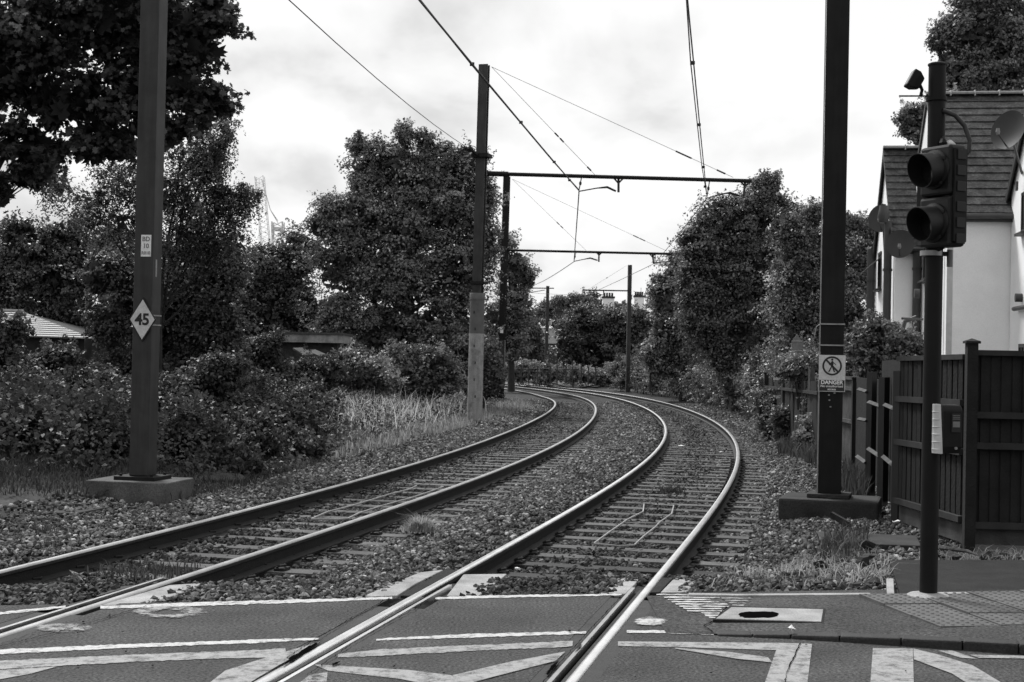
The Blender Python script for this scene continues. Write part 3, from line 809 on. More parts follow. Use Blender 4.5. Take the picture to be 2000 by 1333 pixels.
def onface(h, off=.118, lat=0.): return Vector((fx0, yp, 0)) + fn * off + ax * lat + zz * h
zc_ = at(282, 625, yp).z
dw, dh = .168, .255
cen = onface(zc_, .137, .015)
dia = [cen + zz * dh, cen - ax * dw, cen - zz * dh, cen + ax * dw]
sgn = thing('speed_sign', cen, 'white diamond sign reading 45 on the square grey mast', 'sign')
MB().prism(dia, fn * -.008).build('border', M['signblack'], sgn)
k_ = .90; dia2 = [cen + (p - cen) * k_ + fn * .003 for p in dia]
MB().prism(dia2, fn * -.004).build('panel', M['signwhite'], sgn)
lettering('45', .185, sgn, cen + fn * .005 - zz * .005, ax, zz, M['signblack'], bold=.005, spacing=.95)
for dz in (.05, -.06): MB().box(onface(zc_ + dz, .0), (.25, .25, .015), -TRK).build('strap', M['galv'], sgn)
zc2 = at(290, 482, yp).z; cen = onface(zc2, .121, .03)
sg2 = thing('number_plate', cen, 'small white identification plate above the diamond sign', 'sign')
pw, ph = .062, .125
MB().prism([cen - ax * pw + zz * ph, cen - ax * pw - zz * ph, cen + ax * pw - zz * ph, cen + ax * pw + zz * ph], fn * -.003).build('panel', M['signplate'], sg2)
for t_, dz, s_ in (('BD', .075, .075), ('10', -.005, .075), ('R010', -.085, .052)): lettering(t_, s_, sg2, cen + fn * .002 + zz * dz, ax, zz, M['signgrey'], bold=.001)
# worn pale scratch
MB().box(Vector((fx0, yp, at(308, 525, yp).z)) + ax * .1195 + fn * .03, (.002, .035, .20), -TRK).build('worn_patch', M['sleeve_pale'], root)

# mast with the danger sign
bR = P(1618, 1018, -.10); ypR = bR.y + .45; xR = at(1620, 970, ypR).x
root = thing('overhead_mast', (xR, ypR, -.1), 'tall dark mast carrying the danger sign on a black concrete block', 'mast')
MB().box((xR + .02, ypR + .02, -.02), (1.12, .85, .30), -R(17)).build('foundation', M['concrete_dark'], root, bevel=.03)
MB().box((xR, ypR, .155), (.48, .46, .05), -R(17)).build('base_plate', M['concrete_dark'], root, bevel=.01)
mb = MB(); hsec(mb, (xR, ypR, .18), .262, .26, .022, 9.0, -R(13)); mb.build('shaft', M['pole_dark'], root, bevel=.004)
fnR = rotz((0, -1, 0), -R(13)); axR = rotz((1, 0, 0), -R(13))
MB().box(Vector((xR, ypR, .18 + 4.5)) - axR * .140 + fnR * .115, (.014, .022, 9.0), -R(13)).build('lit_edge_strip', M['galv'], root)  # added pale strip painting the light on the mast's left flange edge
for py in (634, 675):
    z_ = at(1620, py, ypR).z
    MB().box((xR, ypR, z_), (.285, .285, .016), -R(13)).build('steel_band', M['galv'], root)
z_ = at(1600, 634, ypR).z
p_ = Vector((xR, ypR, z_)) - axR * .14 + fnR * .14
MB().tube([p_, p_ - axR * .04 - zz * .03, p_ - axR * .06 - zz * .14], .004, 5).build('strap_end', M['galv'], root)
for px, py in ((1619, 772), (1630, 768), (1620, 782), (1622, 795)):
    p_ = at(px, py, ypR - .14); MB().box(p_, (.02, .01, .015), -R(13)).build('bolt_mark', M['galv'], root)
z1, z2 = at(1620, 694, ypR).z, at(1620, 765, ypR).z
cen = Vector((xR + .005, ypR, (z1 + z2) / 2)) + fnR * .150; hh = (z1 - z2) / 2; hw = .150
sg = thing('danger_sign', cen, 'white and dark sign with crossed walking figure reading DANGER on dark mast', 'sign')
def rect(c, ax_, w, h0, h1, th, m_, name, parent, nrm):
    MB().prism([c - ax_ * w + zz * h1, c - ax_ * w + zz * h0, c + ax_ * w + zz * h0, c + ax_ * w + zz * h1], nrm * -th).build(name, m_, parent)
rect(cen, axR, hw, -hh, hh, .006, M['signwhite'], 'panel', sg, fnR)
rect(cen + fnR * .002, axR, hw - .008, -hh + .008, -hh + .135, .003, M['signred'], 'text_panel', sg, fnR)
lettering('DANGER', .062, sg, cen + fnR * .003 + zz * (-hh + .106), axR, zz, M['signplate'], bold=.002)
lettering('No unauthorised', .037, sg, cen + fnR * .003 + zz * (-hh + .063), axR, zz, M['signplate'], bold=.0008)
lettering('access', .037, sg, cen + fnR * .003 + zz * (-hh + .028), axR, zz, M['signplate'], bold=.0008)
rc = cen + zz * (hh - .125) + fnR * .0022; n_ = 40
def ringm(r0, r1, m_, name, o_):
    v = []
    for r in (r0, r1): v += [rc + fnR * o_ + axR * (r * math.cos(2 * math.pi * k / n_)) + zz * (r * math.sin(2 * math.pi * k / n_)) for k in range(n_)]
    MB().add(v, [(k, (k + 1) % n_, n_ + (k + 1) % n_, n_ + k) for k in range(n_)]).build(name, m_, sg)
ringm(.090, .111, M['signred'], 'prohibition_ring', 0)
d_ = (axR - zz).normalized(); pd_ = (axR + zz).normalized()
MB().add([rc - d_ * .092 + pd_ * .011, rc - d_ * .092 - pd_ * .011, rc + d_ * .092 - pd_ * .011, rc + d_ * .092 + pd_ * .011], [(0, 1, 2, 3)]).build('prohibition_bar', M['signred'], sg)
fig = MB(); o_ = fnR * .001
def fp(x, z): return rc + o_ + axR * x + zz * z
fig.add([fp(.013 * math.cos(k * .524), .072 + .013 * math.sin(k * .524)) for k in range(12)], [tuple(range(12))])
fig.add([fp(-.006, .055), fp(.012, .055), fp(.016, .03), (fp(.012, -.005)), fp(-.012, -.005), fp(-.016, .03)], [tuple(range(6))])
fig.add([fp(-.012, -.006), fp(.002, -.006), fp(-.028, -.07), fp(-.044, -.07)], [(0, 1, 2, 3)])
fig.add([fp(-.004, -.006), fp(.012, -.006), fp(.036, -.072), fp(.020, -.072)], [(0, 1, 2, 3)])
fig.add([fp(.010, .048), fp(.014, .035), fp(.042, .008), fp(.046, .016)], [(0, 1, 2, 3)])
fig.add([fp(-.006, .048), fp(-.012, .03), fp(-.036, .004), (fp(-.038, .014))], [(0, 1, 2, 3)])
fig.build('walking_figure', M['signblack'], sg)

# line masts with cantilever arms
def wire(mb, a, b, r=.006, n=5, sag=0.):
    a, b = Vector(a), Vector(b)
    pts = [a.lerp(b, t) - Vector((0, 0, sag * 4 * t * (1 - t))) for t in np.linspace(0, 1, 7 if sag else 2)]
    mb.tube(pts, r, n)
def insul(mb, a, b, t0, t1, r=.02):
    a, b = Vector(a), Vector(b); mb.tube([a.lerp(b, t0), a.lerp(b, t1)], r, 6)
def arm_fittings(root, Y, hang, brk, steady, sc=1.0):
    MB().tube([at(*hang[0], Y), at(*hang[1], Y)], .014 * sc, 5).build('hanger', M['wire'], root)
    MB().lathe(at(hang[0][0] * .5 + hang[1][0] * .5, hang[0][1] * .5 + hang[1][1] * .5, Y) - Vector((0, 0, .05)), [(.02, 0), (.035, .03), (.035, .07), (.02, .1)], 8).build('insulator', M['wire'], root)
    a, b_ = at(*brk[0], Y), at(*brk[1], Y)
    MB().tube([a, b_], .032 * sc, 6).build('drop_bracket', M['wire'], root)
    MB().tube([a + Vector((-.12, 0, .02)), a + Vector((0, 0, -.12)), a + Vector((.12, 0, .02))], .025 * sc, 5).build('bracket_gusset', M['wire'], root)
    MB().tube([at(*p, Y) for p in steady], [.016 * sc] * (len(steady) - 2) + [.03 * sc, .026 * sc] if len(steady) > 2 else .02, 6).build('steady_arm', M['wire'], root)
def stay(root, a, b, Y, ts):
    A, B = at(*a, Y), at(*b, Y); mb = MB(); wire(mb, A, B, .006); mb.build('stay_wire', M['wire'], root)
    for t in ts:
        mb = MB(); insul(mb, A, B, t - .018, t + .018, .022); mb.build('stay_insulator', M['wire'], root)

Y1 = 38.
base = at(926, 806, Y1); top = at(946, 127, Y1)
root = thing('overhead_mast', (base.x, Y1, base.z - .05), 'steel mast with pale painted sleeve at its foot and long cantilever arm', 'mast')
mb = MB(); hsec(mb, (base.x, Y1, base.z + .5), .25, .21, .03, top.z - base.z - .5, -R(16), lean=(top.x - base.x, 0)); mb.build('shaft', M['pole'], root)
h1 = at(930, 652, Y1).z - base.z; h2 = at(931, 573, Y1).z - base.z
MB().lathe((base.x + .02, Y1, base.z - .2), [(.20, 0), (.196, h1 + .2)], 20).build('pale_sleeve', M['sleeve_pale'], root, smooth=True)
MB().lathe((base.x + .02, Y1, base.z + h1), [(.194, 0.001), (.19, h2 - h1)], 20).build('sleeve', M['sleeve'], root, smooth=True)
MB().lathe((base.x + .02, Y1, base.z + h2 - .18), [(.205, 0), (.205, .16), (.19, .18)], 20).build('sleeve_collar', M['sleeve'], root, smooth=True)
q = at(936, 553, Y1); MB().box(q, (.40, .36, .07), -R(16)).build('band', M['pole_dark'], root)
for k in range(6): MB().box(at(926 + (k % 2) * 2, 610 + k * 33, Y1 - .2), (.03, .012, .07)).build('bolt', M['signblack'], root)
a0, a1 = at(952, 339.5, Y1), at(1468, 354, Y1 - .6)
MB().tube([a0, a1], .052, 10).build('cantilever_arm', M['pole_dark'], root, smooth=True)
MB().tube([a0, a0.lerp(a1, .08)], .07, 8).build('arm_socket', M['pole_dark'], root)
MB().box(at(941, 305, Y1), (.46, .42, .10), -R(16)).build('clamp', M['pole_dark'], root)
MB().tube([at(932, 303, Y1 - .2), at(922, 295, Y1 - .3), at(916, 290, Y1 - .3)], [.04, .05, .07], 7).build('feeder_bracket', M['pole_dark'], root)
arm_fittings(root, Y1 - .2, ((1136, 346), (1131, 371)), ((1208, 350), (1208, 376)), ((1132, 374), (1165, 368), (1186, 366), (1203, 374)), 1.1)
arm_fittings(root, Y1 - .5, ((1386, 353), (1381, 384)), ((1455, 356), (1453, 383)), ((1383, 387), (1412, 379), (1425, 377), (1445, 383)), 1.1)
stay(root, (960, 131), (1165, 345), Y1 - .2, (.62, .67, .93)); stay(root, (960, 131), (1432, 347), Y1 - .4, (.78, .81, .95))

Y2 = 60.
base = at(977, 779, Y2); top = at(990, 345, Y2)
root = thing('overhead_mast', (base.x, Y2, base.z - .05), 'thin dark mast with small white plate behind the sleeved mast', 'mast')
mb = MB(); hsec(mb, (base.x, Y2, base.z - .1), .26, .26, .03, top.z - base.z + .1, -R(10), lean=(top.x - base.x, 0)); mb.build('shaft', M['pole_dark'], root)
q = at(980, 690, Y2); MB().box((q.x - .01, Y2, base.z + 1.45), (.285, .285, 2.0), -R(10)).build('painted_foot', M['pole'], root)
MB().box(at(980, 645, Y2 - .2), (.13, .01, .25)).build('number_plate', M['signplate'], root)
a0, a1 = at(988, 489, Y2), at(1340, 497, Y2 - .4)
MB().tube([a0, a1], .05, 8).build('cantilever_arm', M['pole_dark'], root, smooth=True)
arm_fittings(root, Y2 - .1, ((1125, 492), (1121, 511)), ((1170, 494), (1169.5, 512)), ((1121, 511), (1140, 507), (1153, 504.5), (1167, 509)), 1.2)
arm_fittings(root, Y2 - .3, ((1280, 496), (1279, 513)), ((1274, 497), (1277, 516)), ((1279, 514), (1298, 512), (1310, 510.5), (1325, 516)), 1.2)
stay(root, (1000, 350), (1145, 490), Y2 - .1, (.62, .67)); stay(root, (1000, 350), (1303, 491), Y2 - .3, (.80, .84))

Y4 = 80.
base = at(1223, 767, Y4); top = at(1228, 518, Y4)
root = thing('overhead_mast', (base.x, Y4, base.z - .05), 'slim mast with short arm in front of the pale chimneys', 'mast')
MB().box((base.x + .07, Y4, (base.z + top.z) / 2), (.21, .21, top.z - base.z), -R(-4)).build('shaft', M['pole'], root)
MB().tube([at(1226, 568.5, Y4), at(1138, 567, Y4)], .04, 7).build('cantilever_arm', M['pole_dark'], root)
MB().tube([at(1179, 568, Y4), at(1179, 577, Y4)], .035, 6).build('drop_bracket', M['wire'], root)
MB().tube([at(1145, 577, Y4), at(1168, 574, Y4), at(1178, 577, Y4)], .025, 6).build('steady_arm', M['wire'], root)
stay(root, (1224, 519), (1147, 567), Y4, (.5,))
Y3 = 106.
base = at(1066, 749, Y3); top = at(1067, 559, Y3)
root = thing('overhead_mast', (base.x, Y3, base.z - .05), 'slim mast standing by the far bend of the tracks', 'mast')
MB().box((base.x, Y3, (base.z + top.z) / 2), (.23, .23, top.z - base.z), R(3)).build('shaft', M['pole'], root)
MB().tube([at(1082, 563.5, Y3), at(1015, 563, Y3)], .04, 7).build('cantilever_arm', M['pole_dark'], root)
MB().tube([at(1064, 567, Y3), at(1034, 572, Y3)], .03, 6).build('steady_arm', M['wire'], root)

# overhead wires
def wires(pts, label, r, twin):
    root = thing('contact_wire', (pts[0].x, pts[0].y, pts[0].z), label, 'wire')
    mb = MB()
    for a, b in zip(pts[:-1], pts[1:]): wire(mb, a, b, r, 6, sag=.03)
    mb.build('wire', M['wire'], root)
    if twin:
        mb = MB()
        for a, b in zip(pts[:2], pts[1:3]):
            pp = [a.lerp(b, t) + Vector((-.05 * (1 if 0 < t < 1 else 0), 0, .02)) for t in np.linspace(0, 1, 5)]
            mb.tube(pp, r * .9, 6)
        mb.build('second_wire', M['wire'], root)
        for t in (.25, .5, .75, .9):
            p = pts[1].lerp(pts[2], t); MB().box(p + Vector((-.02, 0, 0)), (.07, .06, .05)).build('clamp', M['wire'], root)
pL = at(772, -57, 17.); pR = at(1336, -70, 17.)
wires([Vector((pL.x - 4.6, -4, pL.z)), pL, at(1131, 373, Y1 - .2), at(1121, 511.5, Y2 - .1), at(1062, 549, 84), at(1000, 575, 106)], 'overhead contact wire above the track beside the long grass', .016, True)
wires([Vector((pR.x - 4.4, -4, pR.z)), pR, at(1381, 387, Y1 - .5), at(1279, 514.5, Y2 - .3), at(1145, 577, Y4), at(1034, 572, 106)], 'pair of overhead contact wires above the track beside the fence', .011, True)
mb = MB(); wire(mb, at(540, -22, 17.), at(916, 291, Y1 - .3), .008, 5, sag=.12)
f_ = mb.build('feeder_cable', M['wire']); tag(f_, 'thin feeder cable running in the air to the sleeved mast', 'cable')

# ------------------------------------------------------------------ traffic signal
bp = P(1813, 1164, .055); yS = bp.y; xS = bp.x
tp = at(1831, 126, yS)
sig = thing('traffic_signal', (xS, yS, .05), 'black two-lamp traffic signal on a black pole by the kerb', 'traffic signal')
MB().tube([(xS, yS, .04), (xS + (tp.x - xS) * .6, yS, tp.z * .62), (xS + (tp.x - xS) * .82, yS, tp.z * .84)], .061, 20).build('pole', M['black'], sig, smooth=True)
MB().tube([(xS + (tp.x - xS) * .815, yS, tp.z * .835), (tp.x, yS, tp.z)], .060, 20).build('pole_top', M['black'], sig, smooth=True)
MB().lathe((tp.x, yS, tp.z - .01), [(.066, 0), (.066, .012), (.05, .02)], 20).build('pole_cap', M['black'], sig, smooth=True)
q_ = at(1829, 198, yS); MB().lathe(q_, [(.072, 0), (.072, .03)], 20).build('band', M['black'], sig, smooth=True)
MB().lathe((xS, yS, .05), [(.16, 0), (.13, .018), (.062, .03)], 20).build('base_collar', M['concrete'], sig, smooth=True)
# signal head, turned towards the road on the left
hc = at(1825, 384, yS - .14)
fa = R(-38); ff = Vector((math.sin(fa), -math.cos(fa), 0)); fr_ = Vector((math.cos(fa), math.sin(fa), 0))   # facing, its right-hand side from the front is -fr_
ff = Vector((-.88, -.475, 0)).normalized(); fr_ = Vector((.475, -.88, 0)).normalized()
head = MB()
W2, H2, D2 = .145, .352, .15
def hp(a, b_, c_): return hc + fr_ * a + zz * b_ + ff * c_
def hbox(a0, a1, b0, b1, c0, c1, m_, name, bev=.008, parent=sig):
    v = [hp(a, b_, c_) for c_ in (c0, c1) for b_ in (b0, b1) for a in (a0, a1)]
    return MB().add(v, [(0, 2, 3, 1), (4, 5, 7, 6), (0, 1, 5, 4), (2, 6, 7, 3), (0, 4, 6, 2), (1, 3, 7, 5)]).build(name, m_, parent, bevel=bev)
hbox(-W2, W2, .004, H2, -D2, .0, M['signal'], 'lamp_housing', .02)
hbox(-W2, W2, -H2, -.004, -D2, .0, M['signal'], 'lamp_housing', .02)
hbox(W2 + .002, W2 + .022, -H2 + .03, H2 - .03, -D2 + .01, -.02, M['black'], 'hinge_side', .004)
for b_ in (-.30, -.19, -.08, .06, .17, .28): hbox(W2 + .022, W2 + .030, b_ - .035, b_ + .035, -D2 + .03, -.04, M['signal'], 'hinge_block', .003)
hbox(-W2 - .16, -W2 - .004, -.20, .26, -.15, -.13, M['black'], 'backing_board', .003)
for b_ in (.185, -.185):
    cc = hp(-.0, b_, 0)
    # door bezel
    v = []; f = []; n = 28
    for r, c_ in ((.138, .0), (.136, .016), (.118, .022)): v += [cc + fr_ * (r * math.cos(2 * math.pi * k / n)) + zz * (r * math.sin(2 * math.pi * k / n)) + ff * c_ for k in range(n)]
    for i in range(2): f += [(i * n + k, i * n + (k + 1) % n, (i + 1) * n + (k + 1) % n, (i + 1) * n + k) for k in range(n)]
    MB().add(v, f).build('lamp_door', M['signal'], sig, smooth=True)
    v = [cc + fr_ * (.112 * math.cos(2 * math.pi * k / n)) + zz * (.112 * math.sin(2 * math.pi * k / n)) + ff * .018 for k in range(n)] + [cc + ff * .035]
    MB().add(v, [(k, (k + 1) % n, n) for k in range(n)]).build('lens', M['lens'], sig, smooth=True)
    # hood: a tube cut obliquely, longer on top
    v = []; f = []
    for r in (.118, .112):
        for e_ in (0, 1):
            for k in range(n):
                a = 2 * math.pi * k / n; ln = .015 if e_ == 0 else .14 + .035 * math.sin(a)
                v.append(cc + fr_ * (r * math.cos(a)) + zz * (r * math.sin(a) - (.018 if e_ else 0)) + ff * ln)
    for q in (0, 2): f += [(q * n + k, q * n + (k + 1) % n, (q + 1) * n + (k + 1) % n, (q + 1) * n + k) for k in range(n)]
    f += [(n + k, n + (k + 1) % n, 3 * n + (k + 1) % n, 3 * n + k) for k in range(n)]
    MB().add(v, f).build('hood', M['signal'], sig, smooth=True)
    for a in (.6, 2.2, 4.0, 5.4):
        p = cc + fr_ * (.127 * math.cos(a)) + zz * (.127 * math.sin(a)) + ff * .02; MB().box(p, (.02, .02, .02), fa).build('hood_screw', M['signal'], sig)
# brackets, cable loop and top cap
q_ = at(1819, 492, yS)
for dz in (.0, 0.02): pass
MB().lathe(q_ + Vector((0, 0, -.03)), [(.078, 0), (.078, .035)], 16).build('bracket_band', M['galv'], sig, smooth=True)
MB().tube([q_, hp(0, -H2 + .01, -.08)], .025, 8).build('bracket', M['black'], sig)
q2_ = at(1836, 262, yS)
MB().tube([q2_, hp(0, H2 - .01, -.08)], .025, 8).build('bracket', M['black'], sig)
MB().tube([at(1841, 216, yS - .05), at(1866, 226, yS - .06), at(1884, 246, yS - .08), at(1894, 275, yS - .1), at(1892, 297, yS - .1), at(1880, 308, yS - .1), at(1868, 312, yS - .1)], .017, 10).build('cable_loop', M['cable'], sig, smooth=True)
cq = at(1855, 284, yS - .1)
MB().lathe(cq, [(.042, 0), (.040, .012), (.012, .035), (.004, .038)], 6).build('pale_cap', M['pale_plastic'], sig)
MB().lathe(at(1842, 288, yS - .12), [(.02, 0), (.03, .03), (.015, .06)], 6).build('cable_gland', M['black'], sig)
p = at(1855, 505, yS); MB().lathe(p - Vector((0, 0, .06)), [(.022, 0), (.022, .12)], 10).build('rear_cylinder', M['signgrey'], sig, smooth=True)
MB().box(p + Vector((-.07, 0, .03)), (.16, .03, .03)).build('rear_bracket', M['black'], sig)
# detector on its bracket
det = thing('floodlight', at(1785, 187, yS), 'small black floodlight on a thin bracket at the top of the signal pole', 'floodlight')
MB().tube([at(1756, 188, yS), at(1822, 188, yS)], .006, 6).build('bracket_bar', M['black'], det)
MB().tube([at(1798, 188, yS), at(1801, 176, yS), at(1796, 165, yS)], .012, 6).build('yoke', M['black'], det)
dm = MB(); c0 = at(1787, 158, yS); rm = Matrix.Rotation(R(28), 3, 'Y')
v = []
for c_, w_, h_ in ((-.045, .05, .065), (.0, .05, .065), (.05, .03, .04)):
    v += [c0 + rm @ Vector((c_, a, b_)) for a, b_ in ((-w_, -h_), (w_, -h_), (w_, h_), (-w_, h_))]
f = []
for i in range(2): f += [(i * 4 + k, i * 4 + (k + 1) % 4, i * 4 + 4 + (k + 1) % 4, i * 4 + 4 + k) for k in range(4)]
dm.add(v, f + [(3, 2, 1, 0), (8, 9, 10, 11)]).build('lamp_body', M['black'], det, bevel=.008)
v = [c0 + rm @ Vector((-.0465, a, b_)) for a, b_ in ((-.04, -.055), (.04, -.055), (.04, .055), (-.04, .055))]
MB().add(v, [(0, 1, 2, 3)]).build('lamp_glass', M['glass'], det)

# push-button box
pb = at(1846, 838, yS - .09)
box_ = thing('push_button_box', pb, 'pedestrian push-button box with pale ribbed side on the signal pole', 'push button box')
ba = R(14); bxv = rotz((1, 0, 0), ba); bn = rotz((0, -1, 0), ba)
def bp3(a, b_, c_): return pb + bxv * a + zz * b_ + bn * c_
hh_ = .172
side = [(-.03, -hh_ * .98), (.055, -hh_ * .98), (.075, -hh_ * .7), (.078, hh_ * .75), (.055, hh_ * .97), (-.03, hh_ * .99)]
v = [bp3(-.058, z_, c_) for c_, z_ in side] + [bp3(.092, z_, c_) for c_, z_ in side]; n = 6
MB().add(v, [tuple(range(n)), tuple(reversed(range(n, 2 * n)))] + [(i, i + n, (i + 1) % n + n, (i + 1) % n) for i in range(n)]).build('casing', M['black'], box_, bevel=.012)
v = [bp3(-.086, z_, c_) for c_, z_ in ((-.03, -hh_), (.0, -hh_), (.0, hh_), (-.03, hh_))] + [bp3(-.058, z_, c_) for c_, z_ in ((-.03, -hh_), (.074, -hh_), (.040, hh_), (-.03, hh_))]
MB().add(v, [(0, 1, 2, 3), (7, 6, 5, 4), (0, 4, 5, 1), (1, 5, 6, 2), (2, 6, 7, 3), (3, 7, 4, 0)]).build('pale_side', M['pale_plastic'], box_, bevel=.004)
for k in range(6):
    z_ = -hh_ + .03 + k * .052; MB().tube([bp3(-.088, z_, -.02), bp3(-.087, z_, .004), bp3(-.060, z_, .058 - k * .005)], .004, 5).build('rib', M['pale_plastic'], box_)
v = [bp3(a, b_, .080) for a, b_ in ((.0, -.02), (.07, -.02), (.07, .11), (.0, .11))]
MB().prism(v, bn * .003).build('display_panel', M['signblack'], box_)
v = [bp3(a, b_, .084) for a, b_ in ((.008, .015), (.062, .015), (.062, .055), (.008, .055))]
MB().prism(v, bn * .002).build('display_window', M['signgrey'], box_)
for k in range(3): 
    v = [bp3(a, b_, .084) for a, b_ in ((.008, .070 + k * .012), (.062, .070 + k * .012), (.062, .074 + k * .012), (.008, .074 + k * .012))]
    MB().prism(v, bn * .001).build('text_line', M['signgrey'], box_)
c_ = bp3(.035, -.13, .078); MB().tube([c_, c_ + bn * .012], .010, 10).build('keyhole', M['galv'], box_)

# ------------------------------------------------------------------ fence on the right
def fence_run(name, p0, p1, h, label, board_w=.10, boards=True, rails=(.25, .95, 1.6), mat_b=None, side=1, gravel=True, cap=True, post_end=(True, True), post_h=None, lean=0., zb=None, rail_mat=None, jit=.004, bf=1.10):
    p0, p1 = Vector(p0), Vector(p1); d = (p1 - p0); Lg = d.length; d.normalize(); nrm = Vector((d.y, -d.x, 0)) * side   # side towards which rails face
    root = thing(name, (p0.x, p0.y, p0.z), label, 'fence')
    mat_b = mat_b or M['fence']; rz = math.atan2(d.y, d.x); rail_mat = rail_mat or M['fence_rail']
    z0 = lambda t: p0.z + (p1.z - p0.z) * t
    n = max(int(Lg / board_w), 1); first = None
    if boards:
        for i in range(n):
            t = (i + .5) / n; c = p0 + d * (Lg * t); bb = h - (.18 if gravel else .05)
            if first is None:
                mb = MB().box((0, 0, bb / 2), (board_w * bf, .016, bb)); o = mb.build('board', mat_b, root, world=False, bevel=0); first = o
            else: o = copyobj(first, root)
            o.location = Vector((c.x, c.y, z0(t) + (.17 if gravel else .03))) - Vector(root.location) + nrm * ((.024 if (i % 2 and board_w < .08) else 0.) - random.uniform(0, .010))
            o.rotation_euler = (random.uniform(-jit, jit), random.uniform(-jit, jit), rz + R(9) * side)
    for r in rails:
        MB().box((p0 + p1) / 2 + Vector((0, 0, r)) + nrm * .045, (Lg, .05, .06), rz, tilt=(-math.atan2(p1.z - p0.z, Lg), 'Y')).build('rail', rail_mat, root)
    if cap: MB().box((p0 + p1) / 2 + Vector((0, 0, h + .005)) + nrm * .01, (Lg, .085, .05), rz, tilt=(-math.atan2(p1.z - p0.z, Lg), 'Y')).build('cap_rail', rail_mat, root)
    if gravel: MB().box((p0 + p1) / 2 + Vector((0, 0, .08)), (Lg, .035, .17), rz, tilt=(-math.atan2(p1.z - p0.z, Lg), 'Y')).build('gravel_board', M['fence_pale'], root)
    ph = post_h or h + .09
    for pp, yes in ((p0, post_end[0]), (p1, post_end[1])):
        if yes:
            MB().box(pp + Vector((0, 0, ph / 2 - .1)) + nrm * .03, (.10, .10, ph + .2), rz).build('post', M['fence'], root)
            MB().add(*capgeo(pp + Vector((0, 0, ph)) + nrm * .03, rz)).build('post_cap', M['fence'], root)
    return root
def capgeo(c, rz):
    v = [rotz((a * .068, b_ * .068, 0), rz) + c for a, b_ in ((-1, -1), (1, -1), (1, 1), (-1, 1))] + [rotz((a * .068, b_ * .068, .022), rz) + c for a, b_ in ((-1, -1), (1, -1), (1, 1), (-1, 1))] + [c + Vector((0, 0, .05))]
    return v, [(3, 2, 1, 0), (0, 1, 5, 4), (1, 2, 6, 5), (2, 3, 7, 6), (3, 0, 4, 7), (4, 5, 8), (5, 6, 8), (6, 7, 8), (7, 4, 8)]
corner = P(1890, 1062, .0)
eR = P(1754, 1016, -.02)
h_f = at(1897, 690, corner.y).z
fence_run('closeboard_fence', corner, corner + Vector((4.4, -.30, 0)), h_f, 'dark closeboard fence panels facing the road beside the signal', .098, side=1, rails=(.18, .93, 1.22 * 1.0), post_end=(True, True))
fence_run('closeboard_fence', eR, corner + (eR - corner).normalized() * .08, h_f - .04, 'dark slatted fence section running back beside the tracks from the corner post', .075, side=1, rails=(.22, .86, 1.33), post_end=(False, False))
# older stretch with posts standing proud; light on the arris rails is put into their paler colour
f1 = P(1699, 968, -.02); f2 = P(1678, 945, -.02)
h_o = at(1725, 700, 17.2).z + .02
back = Vector((.16, .05, 0))
old = fence_run('old_fence', f1 + back, eR + back * .6, h_o, 'older dark fence section with posts standing proud of the boards', .11, side=1, rails=(), cap=False, gravel=False, post_end=(False, False), mat_b=M['fence'])
for px, py, ty in ((1752, 1018, 725), (1723, 985, 737), (1699, 966, 727)):
    p = P(px, py, -.03); t_ = at(px, ty, p.y).z; MB().box((p.x, p.y, (t_ - .15) / 2), (.10, .09, t_ + .15), R(-60)).build('post', M['signblack'], old)
def arris(px0, py0, px1, py1, Ya, Yb):
    a, b_ = at(px0, py0, Ya), at(px1, py1, Yb); d = (b_ - a).normalized(); w = Vector((0, 0, .045)); s_ = Vector((-.05, -.05, -.03))
    MB().prism([a, a + s_, a + s_ * .2 - w], b_ - a).build('arris_rail', M['fence_pale'], old)
for a in ((1698, 782, 1721, 790, 18.6, 17.7), (1729, 787, 1750, 796, 17.4, 15.9), (1697, 873, 1720, 888, 18.6, 17.7), (1726, 888, 1748, 906, 17.4, 15.9), (1678, 757, 1694, 762, 20., 19.), (1678, 815, 1694, 818, 20., 19.), (1675, 888, 1692, 900, 20., 19.)): arris(*a)
q0, q1 = P(1640, 901, -.02), P(1671, 914, -.02)
fence_run('weathered_fence', q0, q1, at(1655, 738, 23.5).z + .0, 'weathered fence panel with paler boards behind the dark mast', .12, side=1, rails=(.75, 1.3), mat_b=M['fence_pale'], gravel=False, post_end=(False, True), post_h=at(1671, 738, 23.).z, rail_mat=M['fence_pale'])
fence_run('old_fence', P(1671, 914, -.02), P(1699, 968, -.02) + Vector((.20, -.10, 0)), at(1685, 735, 20.5).z, 'short dark fence piece between the weathered panel and the proud posts', .12, side=1, rails=(), gravel=False, post_end=(False, False), cap=False)
# overgrown stretch further along
og0, og1 = P(1497, 852, -.08), P(1600, 893, -.06)
ogf = fence_run('overgrown_fence', og0, og1, at(1540, 735, 29.).z, 'overgrown broken fence half buried in ivy by the sign post', .16, side=1, rails=(1.2,), gravel=False, cap=False, post_end=(True, False), mat_b=M['fence_rail'], jit=.03, bf=.74)
for px, py in ((1533, 866), (1556, 872), (1587, 886)):
    p = P(px, py, -.08); MB().box((p.x - .06, p.y - .06, .75), (.10, .10, 1.7), .2).build('post', M['fence_pale'], ogf)
MB().box(at(1528, 730, 30.5), (.36, .03, .28)).build('pale_board', M['pale_plastic'], ogf)
